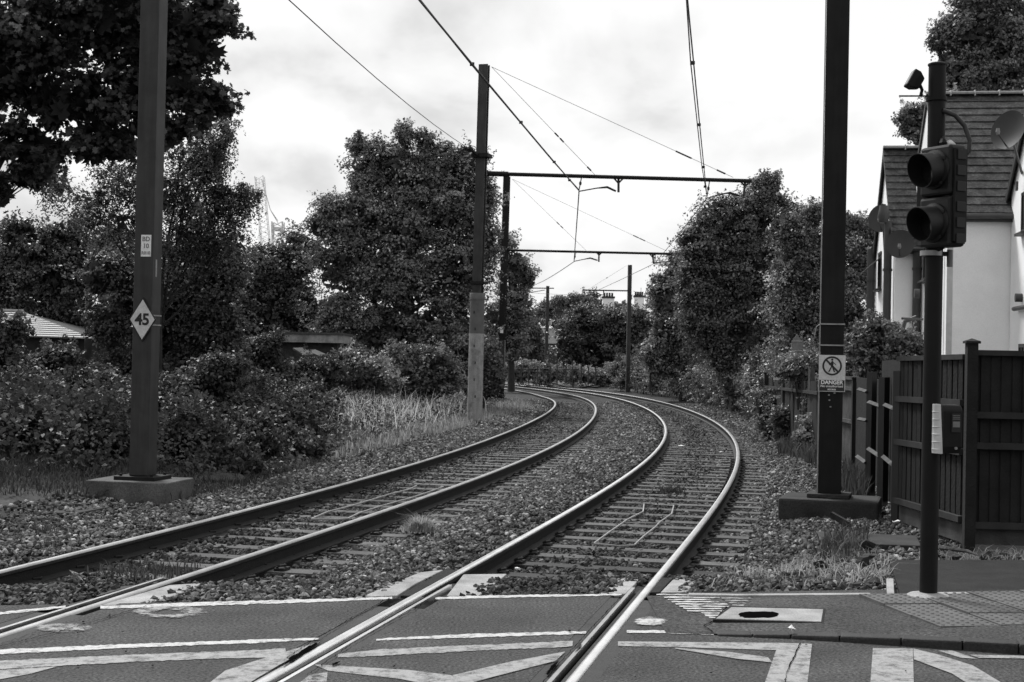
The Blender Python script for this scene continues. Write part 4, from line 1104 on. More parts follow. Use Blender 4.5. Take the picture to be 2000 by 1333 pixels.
# sign backs on a post
pS = P(1556, 868, -.05); yq = pS.y
sb = thing('sign_post', (pS.x, yq, -.05), 'post with small sign backs, one pointed, beside the overgrown fence', 'sign')
MB().tube([(pS.x, yq, -.05), (pS.x, yq, at(1556, 690, yq).z)], .032, 10).build('post', M['signgrey'], sb, smooth=True)
q = [at(1557, 652, yq - .03), at(1546, 668, yq - .03), at(1547, 700, yq - .03), at(1565, 700, yq - .03), at(1565, 682, yq - .03), at(1570.5, 674, yq - .03)]
MB().prism(q, (0, .012, 0)).build('pointed_plate', M['signgrey'], sb)
for py in (667, 686): MB().tube([at(1546, py, yq - .04), at(1567, py, yq - .04)], .010, 6).build('plate_rail', M['galv'], sb)
for px in (1548, 1560): MB().box(at(px + 2, 710, yq - .03), (.12, .012, .17)).build('square_plate', M['signgrey'], sb)

# ------------------------------------------------------------------ houses
TH = R(9); e_b = Vector((math.sin(TH), math.cos(TH), 0)); e_r = Vector((math.cos(TH), -math.sin(TH), 0))   # back along the tracks, and right
def wallbox(mb, o, lr, lb, z0, z1):
    v = [Vector((o.x, o.y, z)) + e_r * a + e_b * b_ for z in (z0, z1) for a, b_ in ((0, 0), (lr, 0), (lr, lb), (0, lb))]
    mb.add(v, [(3, 2, 1, 0), (4, 5, 6, 7), (0, 1, 5, 4), (1, 2, 6, 5), (2, 3, 7, 6), (3, 0, 4, 7)])
def gable_house(o, lr, lb, ze, zr, label, eave=.22, verge=.12, gable_left=True, rows=15, roof_z0=0.):
    root = thing('house', (o.x, o.y, -.1), label, 'house')
    mb = MB(); wallbox(mb, o, lr, lb, -.1, ze)
    A = Vector((o.x, o.y, 0)); 
    mb.add([A + Vector((0, 0, ze)), A + e_b * lb + Vector((0, 0, ze)), A + e_b * lb / 2 + Vector((0, 0, zr)), A + e_r * lr + Vector((0, 0, ze)), A + e_r * lr + e_b * lb + Vector((0, 0, ze)), A + e_r * lr + e_b * lb / 2 + Vector((0, 0, zr))],
           [(0, 1, 2), (3, 5, 4)])
    mb.build('wall', M['render'], root)
    rf = bpy.data.objects.new('roof', None); COL.objects.link(rf); rf.parent = root
    # both slopes as overlapping courses
    for sgn_ in (1, -1):
        e0 = A + (e_b * (-eave) if sgn_ == 1 else e_b * (lb + eave)); run = lb / 2 + eave; rise = zr - ze
        zlow = ze - eave * rise / (lb / 2)
        stp = (e_b * sgn_) * (run / rows); up_ = (zr + .06 - zlow - .06) / rows
        nslope = Vector((0, 0, 1)) * run - (e_b * sgn_) * (zr - zlow); nslope.normalize()
        cm = None
        for i in range(rows):
            a = e0 + stp * i + Vector((0, 0, zlow + up_ * i + .03)) - e_r * verge
            b_ = a + stp * 1.18 + Vector((0, 0, up_ * 1.18))
            th = .035
            lo0 = a + nslope * .028; hi0 = b_ + nslope * .004
            w_ = e_r * (lr + verge * 2)
            v = [lo0, lo0 + w_, hi0 + w_, hi0, lo0 - nslope * th, lo0 + w_ - nslope * th, hi0 + w_ - nslope * th, hi0 - nslope * th]
            MB().add(v, [(0, 1, 2, 3), (7, 6, 5, 4), (0, 4, 5, 1), (1, 5, 6, 2), (2, 6, 7, 3), (3, 7, 4, 0)]).build('tile_course', M['tile'], rf)
        # gutter and fascia
        g0 = e0 + Vector((0, 0, zlow - .03)) - e_b * sgn_ * .03 - e_r * verge
        MB().tube([g0, g0 + e_r * (lr + 2 * verge)], .058, 8).build('gutter', M['pipe'], rf, smooth=True)
        f0 = e0 + Vector((0, 0, zlow - .06)) + e_b * sgn_ * .06 + e_r * lr / 2
        MB().box(f0, (lr, .03, .16), -TH).build('fascia', M['frame'], rf)
        # bargeboard on the gable
        b0 = e0 + Vector((0, 0, zlow)) - e_r * verge; b1 = A + e_b * lb / 2 + Vector((0, 0, zr + .03)) - e_r * verge
        MB().prism([b0, b1, b1 - Vector((0, 0, .14)), b0 - Vector((0, 0, .14))], e_r * .03).build('bargeboard', M['frame'], rf)
    # ridge tiles
    rp = A + e_b * lb / 2 + Vector((0, 0, zr + .05)) - e_r * verge; nr = int((lr + 2 * verge) / .55); first = None
    for i in range(nr):
        c = rp + e_r * (.275 + i * .55)
        v = []
        for s_ in (-.268, .268):
            for k in range(7):
                a = math.pi * k / 6; v.append(rotz((s_, .13 * math.cos(a), .085 * math.sin(a)), -TH))
        f = [(k, k + 1, 8 + k, 7 + k) for k in range(6)] + [tuple(range(7)), tuple(reversed(range(7, 14))), (0, 7, 13, 6)]
        if first is None: o_ = MB().add(v, f).build('ridge_tile', M['ridge'], rf, world=False); first = o_
        else: o_ = copyobj(first, rf)
        o_.location = c - parent_off(rf)
        if i < 12:
            MB().box(c + e_r * .275 + Vector((0, 0, .03)), (.03, .24, .13), -TH).build('mortar_joint', M['mortar'], rf)
    return root
def window(root, origin, along, w, z0, z1, nrm, open_=False):
    along = along.normalized(); c = origin
    wn = bpy.data.objects.new('window', None); COL.objects.link(wn); wn.parent = root
    v = [c + Vector((0, 0, z0)), c + along * w + Vector((0, 0, z0)), c + along * w + Vector((0, 0, z1)), c + Vector((0, 0, z1))]
    MB().prism([p + nrm * .004 for p in v], -nrm * .02).build('pane', M['glass'], wn)
    t = .07
    for a0, a1, b0, b1 in ((0, w, z0, z0 + t), (0, w, z1 - t, z1), (0, t, z0 + t, z1 - t), (w - t, w, z0 + t, z1 - t), (w / 2 - .03, w / 2 + .03, z0 + t, z1 - t)):
        q = [c + along * a + Vector((0, 0, b_)) for a, b_ in ((a0, b0), (a1, b0), (a1, b1), (a0, b1))]
        MB().prism([p + nrm * .03 for p in q], -nrm * .04).build('frame', M['frame'], wn)
    q = [c + along * a + Vector((0, 0, z0 - .05)) for a in (-.08, w + .08)]
    MB().prism([q[0], q[1], q[1] + Vector((0, 0, .05)), q[0] + Vector((0, 0, .05))], nrm * .14).build('sill', M['frame'], wn)
    if open_:
        h0 = c + Vector((0, 0, z1 - .12)); q = [h0, h0 + along * w, h0 + along * w + nrm * .5 - Vector((0, 0, .45)), h0 + nrm * .5 - Vector((0, 0, .45))]
        MB().prism(q, Vector((0, 0, -.04))).build('sash', M['frame'], wn)
    return wn
def soil_pipe(root, p, z0, z1, r=.10, m_=None):
    MB().tube([Vector((p.x, p.y, z0)), Vector((p.x, p.y, z1))], r, 12).build('waste_pipe', m_ or M['pipe'], root, smooth=True)
    for z in np.arange(z0 + .8, z1, 1.5): MB().lathe((p.x, p.y, z), [(r + .02, 0), (r + .02, .06)], 12).build('pipe_clip', M['frame'], root)
def dish(parent_pt, c, r, facing, label):
    facing = Vector(facing).normalized()
    rt = thing('satellite_dish', parent_pt, label, 'satellite dish')
    u = facing.cross(Vector((0, 0, 1))).normalized(); w = u.cross(facing); n = 24; v = []; f = []
    rings = 5
    for i in range(1, rings + 1):
        rr_ = r * i / rings
        v += [c + u * (rr_ * math.cos(2 * math.pi * k / n)) + w * (rr_ * 1.08 * math.sin(2 * math.pi * k / n)) + facing * (.18 * r * (i / rings) ** 2) for k in range(n)]
    for i in range(rings - 1): f += [(i * n + k, i * n + (k + 1) % n, (i + 1) * n + (k + 1) % n, (i + 1) * n + k) for k in range(n)]
    f.append(tuple(range(n)))
    MB().add(v, f).build('reflector', M['dish'], rt, smooth=True)
    MB().tube([c - w * r * .9, c - w * r * .5 + facing * r * 1.0], .014, 6).build('feed_arm', M['pipe'], rt)
    MB().lathe(c - w * r * .45 + facing * r * 1.0 - Vector((0, 0, .05)), [(.03, 0), (.045, .05), (.03, .12)], 8).build('receiver', M['signgrey'], rt)
    MB().tube([c - facing * .02, Vector(parent_pt)], .025, 6).build('wall_arm', M['pipe'], rt)
    return rt
nl = -e_r                                            # the way the walls along the tracks face
# house A: grey front under the tall tiled roof
oA = at(1851, 600, 30.); oA.z = 0
hA = gable_house(oA, 12., 7.6, 5.03, 8.05, 'white rendered house with tall tiled roof behind the dark fence', rows=16, verge=.05)
window(hA, oA + e_b * 3.0, e_b, 1.0, at(1805, 545, 33).z, at(1805, 460, 33).z, nl)
soil_pipe(hA, oA + e_b * .7 + nl * .12, .2, 5.0, .045, M['pipe_pale'])
MB().box(oA + e_r * .03 + Vector((0, 0, 2.45)) - e_b * .004, (.12, .012, 5.0), -TH).build('corner_bead', M['pipe_pale'], hA)
q = at(1796, 574, 32.9); MB().tube([q, q + nl * .12], .11, 14).build('extractor_vent', M['pipe'], hA)
q = at(1790, 620, 33.); MB().tube([q + Vector((0, 0, 0)), q + nl * .25 + Vector((0, 0, -.1)), q + nl * .35 + Vector((0, 0, -.45))], .05, 8).build('overflow_pipe', M['pipe'], hA)
MB().tube([at(1762, 622.5, 32), at(1802, 624, 32.4)], .03, 6).build('clothes_rail', M['pipe'], hA)
# house B: gable wing with satellite dishes
oB = oA + e_b * 4.5 - e_r * .62
hB = gable_house(oB, 6.5, 4.9, 4.75, 7.25, 'white gabled house wing with waste pipes and satellite dishes', rows=14, verge=.10)
window(hB, oB + e_b * 3.3, e_b, .8, at(1724, 565, 38).z, at(1724, 492, 38).z, nl, True)
pB = oB + e_b * .35 + nl * .14; soil_pipe(hB, pB, .2, at(1740, 432, pB.y).z, .10)
MB().lathe((pB.x - .12, pB.y, at(1737, 436, pB.y).z), [(.10, 0), (.15, .15), (.12, .3), (.10, .42)], 12).build('pipe_cowl', M['pipe'], hB, smooth=True)
pB2 = oB + e_r * .50 - e_b * .13; soil_pipe(hB, pB2, .2, 4.7, .10)
pB3 = oB + e_b * 5.0 + nl * .12; soil_pipe(hB, pB3, .2, 4.9, .12)
dish(oB + e_b * 2.6 + Vector((0, 0, 4.6)), at(1724, 428, 37.0), .36, (-.45, -.85, .25), 'round satellite dish high on the white gable')
dish(oB + e_r * .3 + Vector((0, 0, 4.5)), at(1758, 478, 33.6), .32, (-.3, -.95, .2), 'satellite dish under the eave of the gabled wing')
# house C: nearer wall at the frame edge
oC = oA + e_r * 1.245 - e_b * 9.0
hC = gable_house(oC, 7., 9.0 - .03, 5.35, 8.9, 'bright white house wall with wall lamp nearest the corner fence post', rows=14, verge=.10)
cC = oA + e_r * 1.245                                  # where its wall meets house A
def onC(t, z): return cC - e_b * t + Vector((0, 0, z))
window(hC, onC(1.75, 0), e_b, .55, at(1990, 455, 28.4).z, at(1990, 375, 28.4).z, nl)
window(hC, onC(1.75, 0), e_b, .6, .6, at(1990, 672, 28.4).z, nl)
q = at(1993, 582, 28.5); MB().tube([q + e_r * .2, q + nl * .10], .085, 12).build('wall_lamp', M['pipe'], hC, smooth=True)
q = at(1980, 604, 28.9); MB().tube([q, q - e_b * 1.5], .045, 8).build('waste_pipe', M['pipe'], hC, smooth=True)
q = at(1989, 364, 28.6); MB().box(q + nl * .03, (.04, .10, .18), -TH).build('air_brick', M['pipe'], hC)
dish(onC(1.1, 5.6), at(1972, 256, 27.), .36, (-.75, -.6, .25), 'dark satellite dish on the bright wall nearest the corner post')

# far houses, chimneys over the trees
def far_house(label, cx_px, Y, w, d, ze, zr, wallm, roofm):
    c = at(cx_px, 700, Y); root = thing('house', (c.x, Y, 0), label, 'house')
    mb = MB(); mb.box((c.x, Y, ze / 2), (w, d, ze)); mb.build('wall', wallm, root)
    v = [(c.x + a * (w / 2 + .2), Y + b_ * (d / 2 + .2), ze - .05) for a, b_ in ((-1, -1), (1, -1), (1, 1), (-1, 1))] + [(c.x - w / 2 - .2, Y, zr), (c.x + w / 2 + .2, Y, zr)]
    rf = MB().add(v, [(0, 1, 5, 4), (2, 3, 4, 5), (0, 4, 3), (1, 2, 5), (3, 2, 1, 0)]).build('roof', roofm, root)
    return root, c
def chimney(root, px, top_py, bot_py, Y, w, m_, pots):
    t_ = at(px, top_py, Y); b_ = at(px, bot_py, Y)
    ch = MB().box((t_.x, Y, (t_.z + b_.z) / 2), (w, w * .8, t_.z - b_.z)).build('chimney', m_, root)
    MB().box((t_.x, Y, t_.z + .08), (w * 1.12, w * .92, .18)).build('chimney_cap', M['brick'], ch)
    for k in range(pots):
        x = t_.x + (k - (pots - 1) / 2) * w / pots * .9
        MB().lathe((x, Y, t_.z + .17), [(.11, 0), (.09, .32), (.12, .36)], 8).build('chimney_pot', M['brick'], ch)
r1, c1 = far_house('far house with two pale rendered chimneys rising over the trees', 1217, 140, 8., 7., 4.6, 6.3, M['render'], M['slate'])
chimney(r1, 1188, 583, 640, 140, 1.12, M['render'], 4)
chimney(r1, 1248, 581, 640, 140, .95, M['render'], 4)
MB().tube([at(1252, 575, 140), at(1252, 562, 140)], .02, 5).build('aerial_mast', M['pipe'], r1)
MB().tube([at(1236, 569, 140), at(1240, 570, 140)], .02, 5).build('aerial', M['pipe'], r1)
r2, c2 = far_house('far dark brick house with stout chimney beyond the bend', 1098, 130, 4., 6., 3.2, 4.6, M['brick'], M['slate'])
chimney(r2, 1097, 608, 670, 130, 1.15, M['brick'], 3)
MB().box(at(1096, 625, 129.5), (1.35, 1.1, .5)).build('chimney_shoulder', M['brick'], r2)
q = at(1073, 633, 126); MB().box(q, (.25, .3, .9), 0, tilt=(R(30), 'Y')).build('white_barge', M['pale_plastic'], r2)
MB().box(at(1056, 624.5, 128), (1.1, .3, .09)).build('gutter', M['pale_plastic'], r2)
MB().box(at(1050, 647, 128), (.45, .3, .16)).build('white_box', M['pale_plastic'], r2)

# garden sheds on the left
Ysh = 33.
def shed():
    s0, s1 = at(-120, 652, Ysh), at(182, 663, Ysh); r0, r1_ = at(-110, 607, Ysh + 2.2), at(46, 611.5, Ysh + 2.2)
    root = thing('garden_shed', ((s0.x + s1.x) / 2, Ysh, 0), 'low garden shed with pale slatted hipped roof behind the brambles', 'shed')
    mb = MB(); mb.box(((s0.x + s1.x) / 2 - .1, Ysh + 2.2, s0.z / 2), (s1.x - s0.x - .3, 4.0, s0.z - .1)); mb.build('wall', M['shedwall'], root)
    n = 12
    rf = MB().add([s0, s1, r1_, r0], [(0, 1, 2, 3)]).build('roof', M['shedwall'], root)
    for i in range(n):
        a0, a1 = s0.lerp(r0, i / n), s1.lerp(r1_, i / n); b0, b1 = s0.lerp(r0, (i + .86) / n), s1.lerp(r1_, (i + .86) / n)
        u = Vector((0, -.02, .035))
        v = [a0 + u, a1 + u, b1 + u * .5, b0 + u * .5]
        MB().prism(v, (0, 0, -.03)).build('roof_strip', M['shedroof'], rf)
    # back and end slopes
    b0, b1 = s0 + Vector((0, 4.4, 0)), s1 + Vector((0, 4.4, 0))
    MB().add([s1, b1, r1_, b0, r0], [(0, 1, 2), (1, 3, 4, 2)]).build('rear_roof', M['shedwall'], root)
    MB().tube([r0 + Vector((0, 0, .04)), r1_ + Vector((0, 0, .04))], .05, 6).build('ridge', M['shedroof'], root)
shed()
Yf = 42.
a, b_ = at(536, 652, Yf), at(662, 656, Yf)
fs = thing('flat_roof_shed', ((a.x + b_.x) / 2, Yf, .1), 'flat roofed grey shed glimpsed between the trees and shrubs', 'shed')
MB().box(((a.x + b_.x) / 2, Yf + 1.2, a.z / 2), (b_.x - a.x - .1, 2.2, a.z)).build('wall', M['brick'], fs)
MB().box(((a.x + b_.x) / 2, Yf + 1.1, a.z - .12), (b_.x - a.x + .2, 2.6, .24)).build('fascia', M['sleeve_pale'], fs)
MB().box(((a.x + b_.x) / 2, Yf + 1.1, a.z + .03), (b_.x - a.x + .3, 2.7, .06)).build('roof_edge', M['pipe'], fs)
for px0, py0, px1, py1 in ((572, 680, 594, 693), (598, 684, 625, 696)):
    p0, p1 = at(px0, py0, Yf - 1.2), at(px1, py1, Yf - 1.6)
    o = MB().prism([p0, p1, p1 + Vector((.25, .1, .02)), p0 + Vector((.25, .1, .02))], (0, 0, -.05)).build('loose_plank', M['fence_pale'])
    tag(o, 'pale loose plank lying among shrubs before the flat roofed shed', 'plank', 'loose planks by the shed')
pp = at(172, 650, 31.5); o = MB().box((pp.x, 31.5, (at(172, 603, 31.5).z + .3) / 2), (.14, .14, at(172, 603, 31.5).z - .3 + .6), .3).build('gate_post', M['fence_pale']); tag(o, 'weathered post beside the slatted shed roof', 'post')

# tower crane far away
Yc = 260.
def lattice(mb, a, b_, w, n, r=.055):
    a, b_ = Vector(a), Vector(b_); d = (b_ - a).normalized(); u = d.cross(Vector((0, 1, 0))).normalized() * w / 2; v_ = Vector((0, w / 2, 0))
    cs = [u + v_, u - v_, -u - v_, -u + v_]
    for c in cs: mb.tube([a + c, b_ + c], r, 4)
    for i in range(n):
        p, q = a.lerp(b_, i / n), a.lerp(b_, (i + 1) / n)
        for k in range(4): mb.tube([p + cs[k], q + cs[(k + 1) % 4]], r * .6, 4, caps=False)
cr_ = thing('tower_crane', at(540, 690, Yc), 'distant tower crane with raised lattice jib above the trees', 'crane')
mb = MB(); lattice(mb, at(519, 478, Yc), at(507, 345, Yc), 1.5, 14); mb.build('jib', M['crane'], cr_)
mb = MB(); lattice(mb, at(542, 640, Yc), at(542, 455, Yc), 1.7, 12, .12); mb.build('tower', M['crane'], cr_)
mb = MB(); lattice(mb, at(543, 455, Yc), at(543, 434, Yc), 1.9, 2, .14); mb.box(at(543, 448, Yc), (1.2, 1.2, .7)); mb.build('cab', M['crane'], cr_)
mb = MB(); mb.tube([at(543, 432, Yc), at(528, 410, Yc), at(511, 350, Yc)], .07, 4); mb.tube([at(543, 436, Yc), at(529, 412, Yc)], .07, 4); mb.tube([at(506, 490, Yc), at(506, 350, Yc)], .04, 4); mb.build('jib_cables', M['crane'], cr_)

# ------------------------------------------------------------------ foliage
def leaf_object(name, c, nrm, size, asp, tone, m_, parent=None, star=False, fold=.25):
    n = len(c); rnd = RNG.normal(size=(n, 3)); t = np.cross(nrm, rnd); t /= np.linalg.norm(t, axis=1)[:, None] + 1e-9
    b_ = np.cross(nrm, t); s = size[:, None]
    if not star:
        tpl = [(0, -.5, 0), (.5 * asp, .02, fold * .5), (0, .5, -.10), (-.5 * asp, .02, fold * .5)]
    else:
        tpl = [(0, -.55, 0), (.30, -.42, .03), (.22, -.18, 0), (.56, -.02, -.06), (.26, .10, 0), (.30, .38, -.05), (.10, .28, 0), (0, .6, -.12), (-.10, .28, 0), (-.30, .38, -.05), (-.26, .10, 0), (-.56, -.02, -.06), (-.22, -.18, 0), (-.30, -.42, .03)]
    k = len(tpl); V = np.empty((n, k, 3))
    for i, (x, y, z) in enumerate(tpl): V[:, i] = c + s * (t * x + b_ * y + nrm * z)
    me = bpy.data.meshes.new(name)
    me.vertices.add(n * k); me.vertices.foreach_set('co', V.ravel())
    me.loops.add(n * k); me.loops.foreach_set('vertex_index', np.arange(n * k, dtype=np.int32))
    me.polygons.add(n); me.polygons.foreach_set('loop_start', np.arange(0, n * k, k, dtype=np.int32)); me.polygons.foreach_set('loop_total', np.full(n, k, np.int32))
    a = me.attributes.new('tone', 'FLOAT', 'FACE'); a.data.foreach_set('value', tone.astype(np.float32))
    me.materials.append(m_); me.update(calc_edges=True)
    o = bpy.data.objects.new(name, me)
    COL.objects.link(o)
    if parent: o.parent = parent; o.location = -parent_off(parent)
    return o
def unit(n):
    v = RNG.normal(size=(n, 3)); return v / np.linalg.norm(v, axis=1)[:, None]
def crown_points(lobes, dens, leaf, bough=.6, per=200, inner=.5, droop=0., rag=.30, shoots=1.1, **_):
    C, Nn, S, T = [], [], [], []
    for (cx, cy, cz, rx_, ry, rz) in lobes:
        area = 4 * math.pi * (((rx_ * ry) ** 1.6 + (rx_ * rz) ** 1.6 + (ry * rz) ** 1.6) / 3) ** (1 / 1.6)
        br0 = min(bough, .55 * min(rx_, rz) + .05)
        nb = max(int(area * dens * (.62 if leaf != .105 or bough > .5 else .40) / br0 ** 2), 8)
        d = unit(nb); k = (d[:, 1] < .35) | (RNG.random(nb) < .45); d = d[k]; nb = len(d)
        rf = 1 - rag * RNG.random(nb) ** 1.2 + .10 * (RNG.random(nb) ** 4)
        cc = np.array([cx, cy, cz]) + d * (rf[:, None] * np.array([rx_, ry, rz]) - br0 * .35)
        br = br0 * RNG.uniform(.45, 1.3, nb); bt = np.exp(RNG.normal(0, .42, nb)); an = RNG.uniform(.6, 1.35, (nb, 3))
        pn = max(int(per * (br0 / bough) ** 1.6), 24)
        i = np.repeat(np.arange(nb), pn); n = len(i)
        u = unit(n); u[:, 2] = np.where(RNG.random(n) < .72, abs(u[:, 2]), u[:, 2])
        rr = br[i] * (.35 + .75 * RNG.random(n) ** .6)
        p = cc[i] + u * rr[:, None] * np.array([1, 1, .75]) * an[i]
        if droop: p[:, 2] -= droop * RNG.random(n) ** 2 * (1 + br[i])
        nn = u * .6 + d[i] * .25 + np.array([0, 0, .45]) + RNG.normal(size=(n, 3)) * .45
        nn /= np.linalg.norm(nn, axis=1)[:, None]
        C.append(p); Nn.append(nn); S.append(leaf * RNG.uniform(.6, 1.3, n)); T.append(RNG.uniform(.6, 1.4, n) * bt[i])
        # shoots that break the outline
        ns = int(nb * shoots); nl_ = 22
        if ns:
            q = RNG.integers(0, nb, ns); dd = d[q] * .8 + np.array([0, 0, .55 - droop]) + RNG.normal(size=(ns, 3)) * .45
            dd /= np.linalg.norm(dd, axis=1)[:, None]; ln = br0 * RNG.uniform(.9, 2.1, ns)
            t_ = RNG.random((ns, nl_)) ** .8
            pp = cc[q][:, None] + dd[:, None] * (t_ * ln[:, None])[..., None] + RNG.normal(size=(ns, nl_, 3)) * (leaf * .75 * (1.3 - t_))[..., None]
            pp[..., 2] -= (t_ ** 2 * ln[:, None]) * (.12 + droop)
            pp = pp.reshape(-1, 3); m_n = len(pp)
            nn = RNG.normal(size=(m_n, 3)) * .6 + np.array([0, 0, .6]); nn /= np.linalg.norm(nn, axis=1)[:, None]
            C.append(pp); Nn.append(nn); S.append(leaf * RNG.uniform(.6, 1.2, m_n)); T.append(RNG.uniform(.7, 1.6, m_n) * np.repeat(bt[q], nl_))
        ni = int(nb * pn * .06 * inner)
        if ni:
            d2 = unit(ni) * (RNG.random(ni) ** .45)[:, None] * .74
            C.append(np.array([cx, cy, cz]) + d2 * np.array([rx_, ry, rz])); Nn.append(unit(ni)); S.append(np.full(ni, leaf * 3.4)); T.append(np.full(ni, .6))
    return np.concatenate(C), np.concatenate(Nn), np.concatenate(S), np.concatenate(T)
def px_lobes(L_, Y, dy=.8):
    out_ = []
    for q in L_:
        px, py, rx_, ry = q[:4]; yy = Y + (q[4] if len(q) > 4 else 0)
        c = at(px, py, yy); k = mpp(yy); out_.append((c.x, c.y, c.z, rx_ * k, min(rx_, ry) * k * dy + .2, ry * k))
    return out_
def tree(name, label, L_, Y, leaf, dens, m_, trunk_px=None, trunk_r=.16, cat='tree', group=None, base_z=0., star=False, bark=None, limbs=True, limb_step=1, **kw):
    lobes = px_lobes(L_, Y)
    cx = np.mean([l[0] for l in lobes]) if trunk_px is None else at(trunk_px, 700, Y).x
    root = thing(name, (cx, Y, base_z), label, cat, group)
    tops = sorted(lobes, key=lambda l: l[2]); top = max(l[2] + l[5] * .5 for l in lobes)
    hub = Vector((cx, Y, base_z + (min(l[2] for l in lobes) - base_z) * .75 + .2))
    mb = MB(); zs = np.linspace(0, 1, 6)
    end = Vector((np.mean([l[0] for l in lobes]), Y, top * .92))
    b0 = Vector((cx, Y, base_z - .15))
    pts = [b0.lerp(end, t) + Vector((random.uniform(-.1, .1), random.uniform(-.1, .1), 0)) * (t > 0) for t in zs]
    mb.tube(pts, [trunk_r * (1 - .8 * t) for t in zs], 8)
    if limbs:
        for l in lobes[::limb_step]:
            e = Vector((l[0], l[1], l[2])); t = max(.15, min(.75, (e.z - base_z) / max(top - base_z, .5) * .6)); s_ = b0.lerp(end, t)
            mid = s_.lerp(e, .5) + Vector((random.uniform(-.2, .2), 0, random.uniform(-.3, .1)))
            mb.tube([s_, s_.lerp(mid, .5) + Vector((0, 0, -.12)), mid, mid.lerp(e, .5) + Vector((.1, 0, .12)), e], [trunk_r * .42, trunk_r * .35, trunk_r * .28, trunk_r * .2, trunk_r * .1], 6)
            for _ in range(3):
                e2 = e + Vector((random.uniform(-1, 1) * l[3], random.uniform(-1, 1) * l[4], random.uniform(-.4, .9) * l[5])) * .8
                mb.tube([mid.lerp(e, .6), e2], [trunk_r * .14, trunk_r * .04], 5)
    mb.build('trunk', bark or M['bark'], root, smooth=True)
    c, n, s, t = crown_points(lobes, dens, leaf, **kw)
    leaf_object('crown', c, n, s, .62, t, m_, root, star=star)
    return root
def shrub(name, label, L_, Y, leaf, dens, m_, cat='shrub', group=None, base_z=.0, **kw):
    lobes = px_lobes(L_, Y); cx = np.mean([l[0] for l in lobes]); root = thing(name, (cx, Y, base_z), label, cat, group)
    mb = MB()
    for l in lobes:
        for _ in range(3):
            e = Vector((l[0] + random.uniform(-.5, .5) * l[3], l[1], l[2] + l[5] * .5)); mb.tube([Vector((cx + random.uniform(-.2, .2), Y, base_z - .1)), Vector((l[0], l[1], (l[2] + base_z) / 2)), e], [.035, .025, .008], 5)
    mb.build('stem', M['bark'], root)
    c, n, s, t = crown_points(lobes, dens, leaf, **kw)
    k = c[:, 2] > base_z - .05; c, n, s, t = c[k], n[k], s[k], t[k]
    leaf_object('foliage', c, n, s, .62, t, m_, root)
    return root

# --- left side
tree('maple_tree', 'dark maple with large lobed leaves overhanging beside the square mast', [(60, 60, 150, 110), (230, 40, 150, 110), (370, 70, 85, 95), (300, 170, 120, 85), (150, 200, 140, 75), (400, 205, 58, 38), (60, 290, 90, 45), (210, 285, 90, 45), (10, 130, 80, 90), (330, 255, 70, 40), (-90, 120, 150, 150), (420, 30, 40, 60), (60, 345, 34, 24), (-20, 380, 50, 30), (-150, 330, 120, 60)], 24., .105, 1.2, M['leaf_maple'], trunk_px=-330, trunk_r=.10, limb_step=4, base_z=.3, star=True, bough=.42, per=66, inner=1.2)
tree('birch_tree', 'drooping birch with hanging twigs behind the square mast', [(430, 400, 60, 45), (465, 378, 46, 26), (380, 430, 60, 60), (330, 380, 60, 50), (400, 330, 50, 45), (350, 480, 80, 60), (440, 470, 50, 50), (250, 420, 50, 60), (180, 400, 40, 45), (492, 385, 20, 14), (420, 290, 40, 60), (360, 300, 50, 50), (240, 350, 60, 40), (120, 360, 40, 30), (440, 250, 22, 40)], 29., .060, .85, M['leaf'], trunk_px=300, trunk_r=.06, base_z=.3, bough=.30, per=120, droop=.5, inner=.3, bark=M['bark'])
tree('thorn_tree', 'dense dark thorn tree mass behind the diamond sign', [(390, 560, 90, 90), (300, 580, 90, 80), (420, 640, 70, 70), (220, 540, 70, 60), (330, 660, 100, 60), (440, 530, 50, 50), (210, 640, 40, 50), (300, 720, 110, 50), (440, 700, 60, 50)], 31., .085, 1.1, M['leaf'], trunk_px=330, trunk_r=.16, base_z=.3, bough=.45, per=170, inner=2.)
tree('hawthorn_tree', 'leafy tree rising over the slatted shed roof', [(70, 500, 90, 60), (160, 500, 70, 55), (20, 540, 90, 60), (110, 560, 80, 40), (230, 500, 60, 60), (-60, 560, 80, 70), (40, 455, 50, 30), (130, 455, 40, 28), (120, 620, 90, 60), (0, 620, 100, 60), (220, 620, 60, 60)], 38., .09, 1.05, M['leaf'], trunk_px=110, trunk_r=.15, base_z=.3, bough=.5, per=170, inner=1.5)
tree('sycamore_tree', 'dark broad tree below the distant crane', [(545, 530, 65, 60), (500, 570, 60, 60), (590, 500, 45, 50), (560, 600, 80, 70), (512, 500, 26, 20), (575, 475, 18, 16), (480, 640, 60, 50), (545, 660, 70, 40)], 52., .12, 1.0, M['leaf'], trunk_px=545, trunk_r=.2, base_z=.3, bough=.6, per=170, inner=1.5)
tree('ash_tree', 'large rounded ash tree filling the view left of the sleeved mast', [(780, 330, 75, 60), (860, 350, 75, 60), (720, 350, 50, 60), (700, 430, 75, 70), (800, 430, 100, 80), (900, 420, 70, 80), (940, 470, 40, 70), (680, 520, 80, 70), (780, 540, 110, 80), (890, 540, 80, 90), (650, 420, 40, 45), (625, 440, 28, 28), (700, 285, 16, 26), (790, 268, 18, 24), (830, 282, 18, 26), (660, 620, 60, 60), (760, 640, 100, 60), (870, 640, 80, 60), (905, 320, 50, 40), (940, 380, 30, 50), (740, 300, 30, 30), (870, 300, 26, 26)], 50., .105, 1.0, M['leaf_mid'], trunk_px=800, trunk_r=.28, base_z=.2, bough=.62, per=210, inner=1.2)
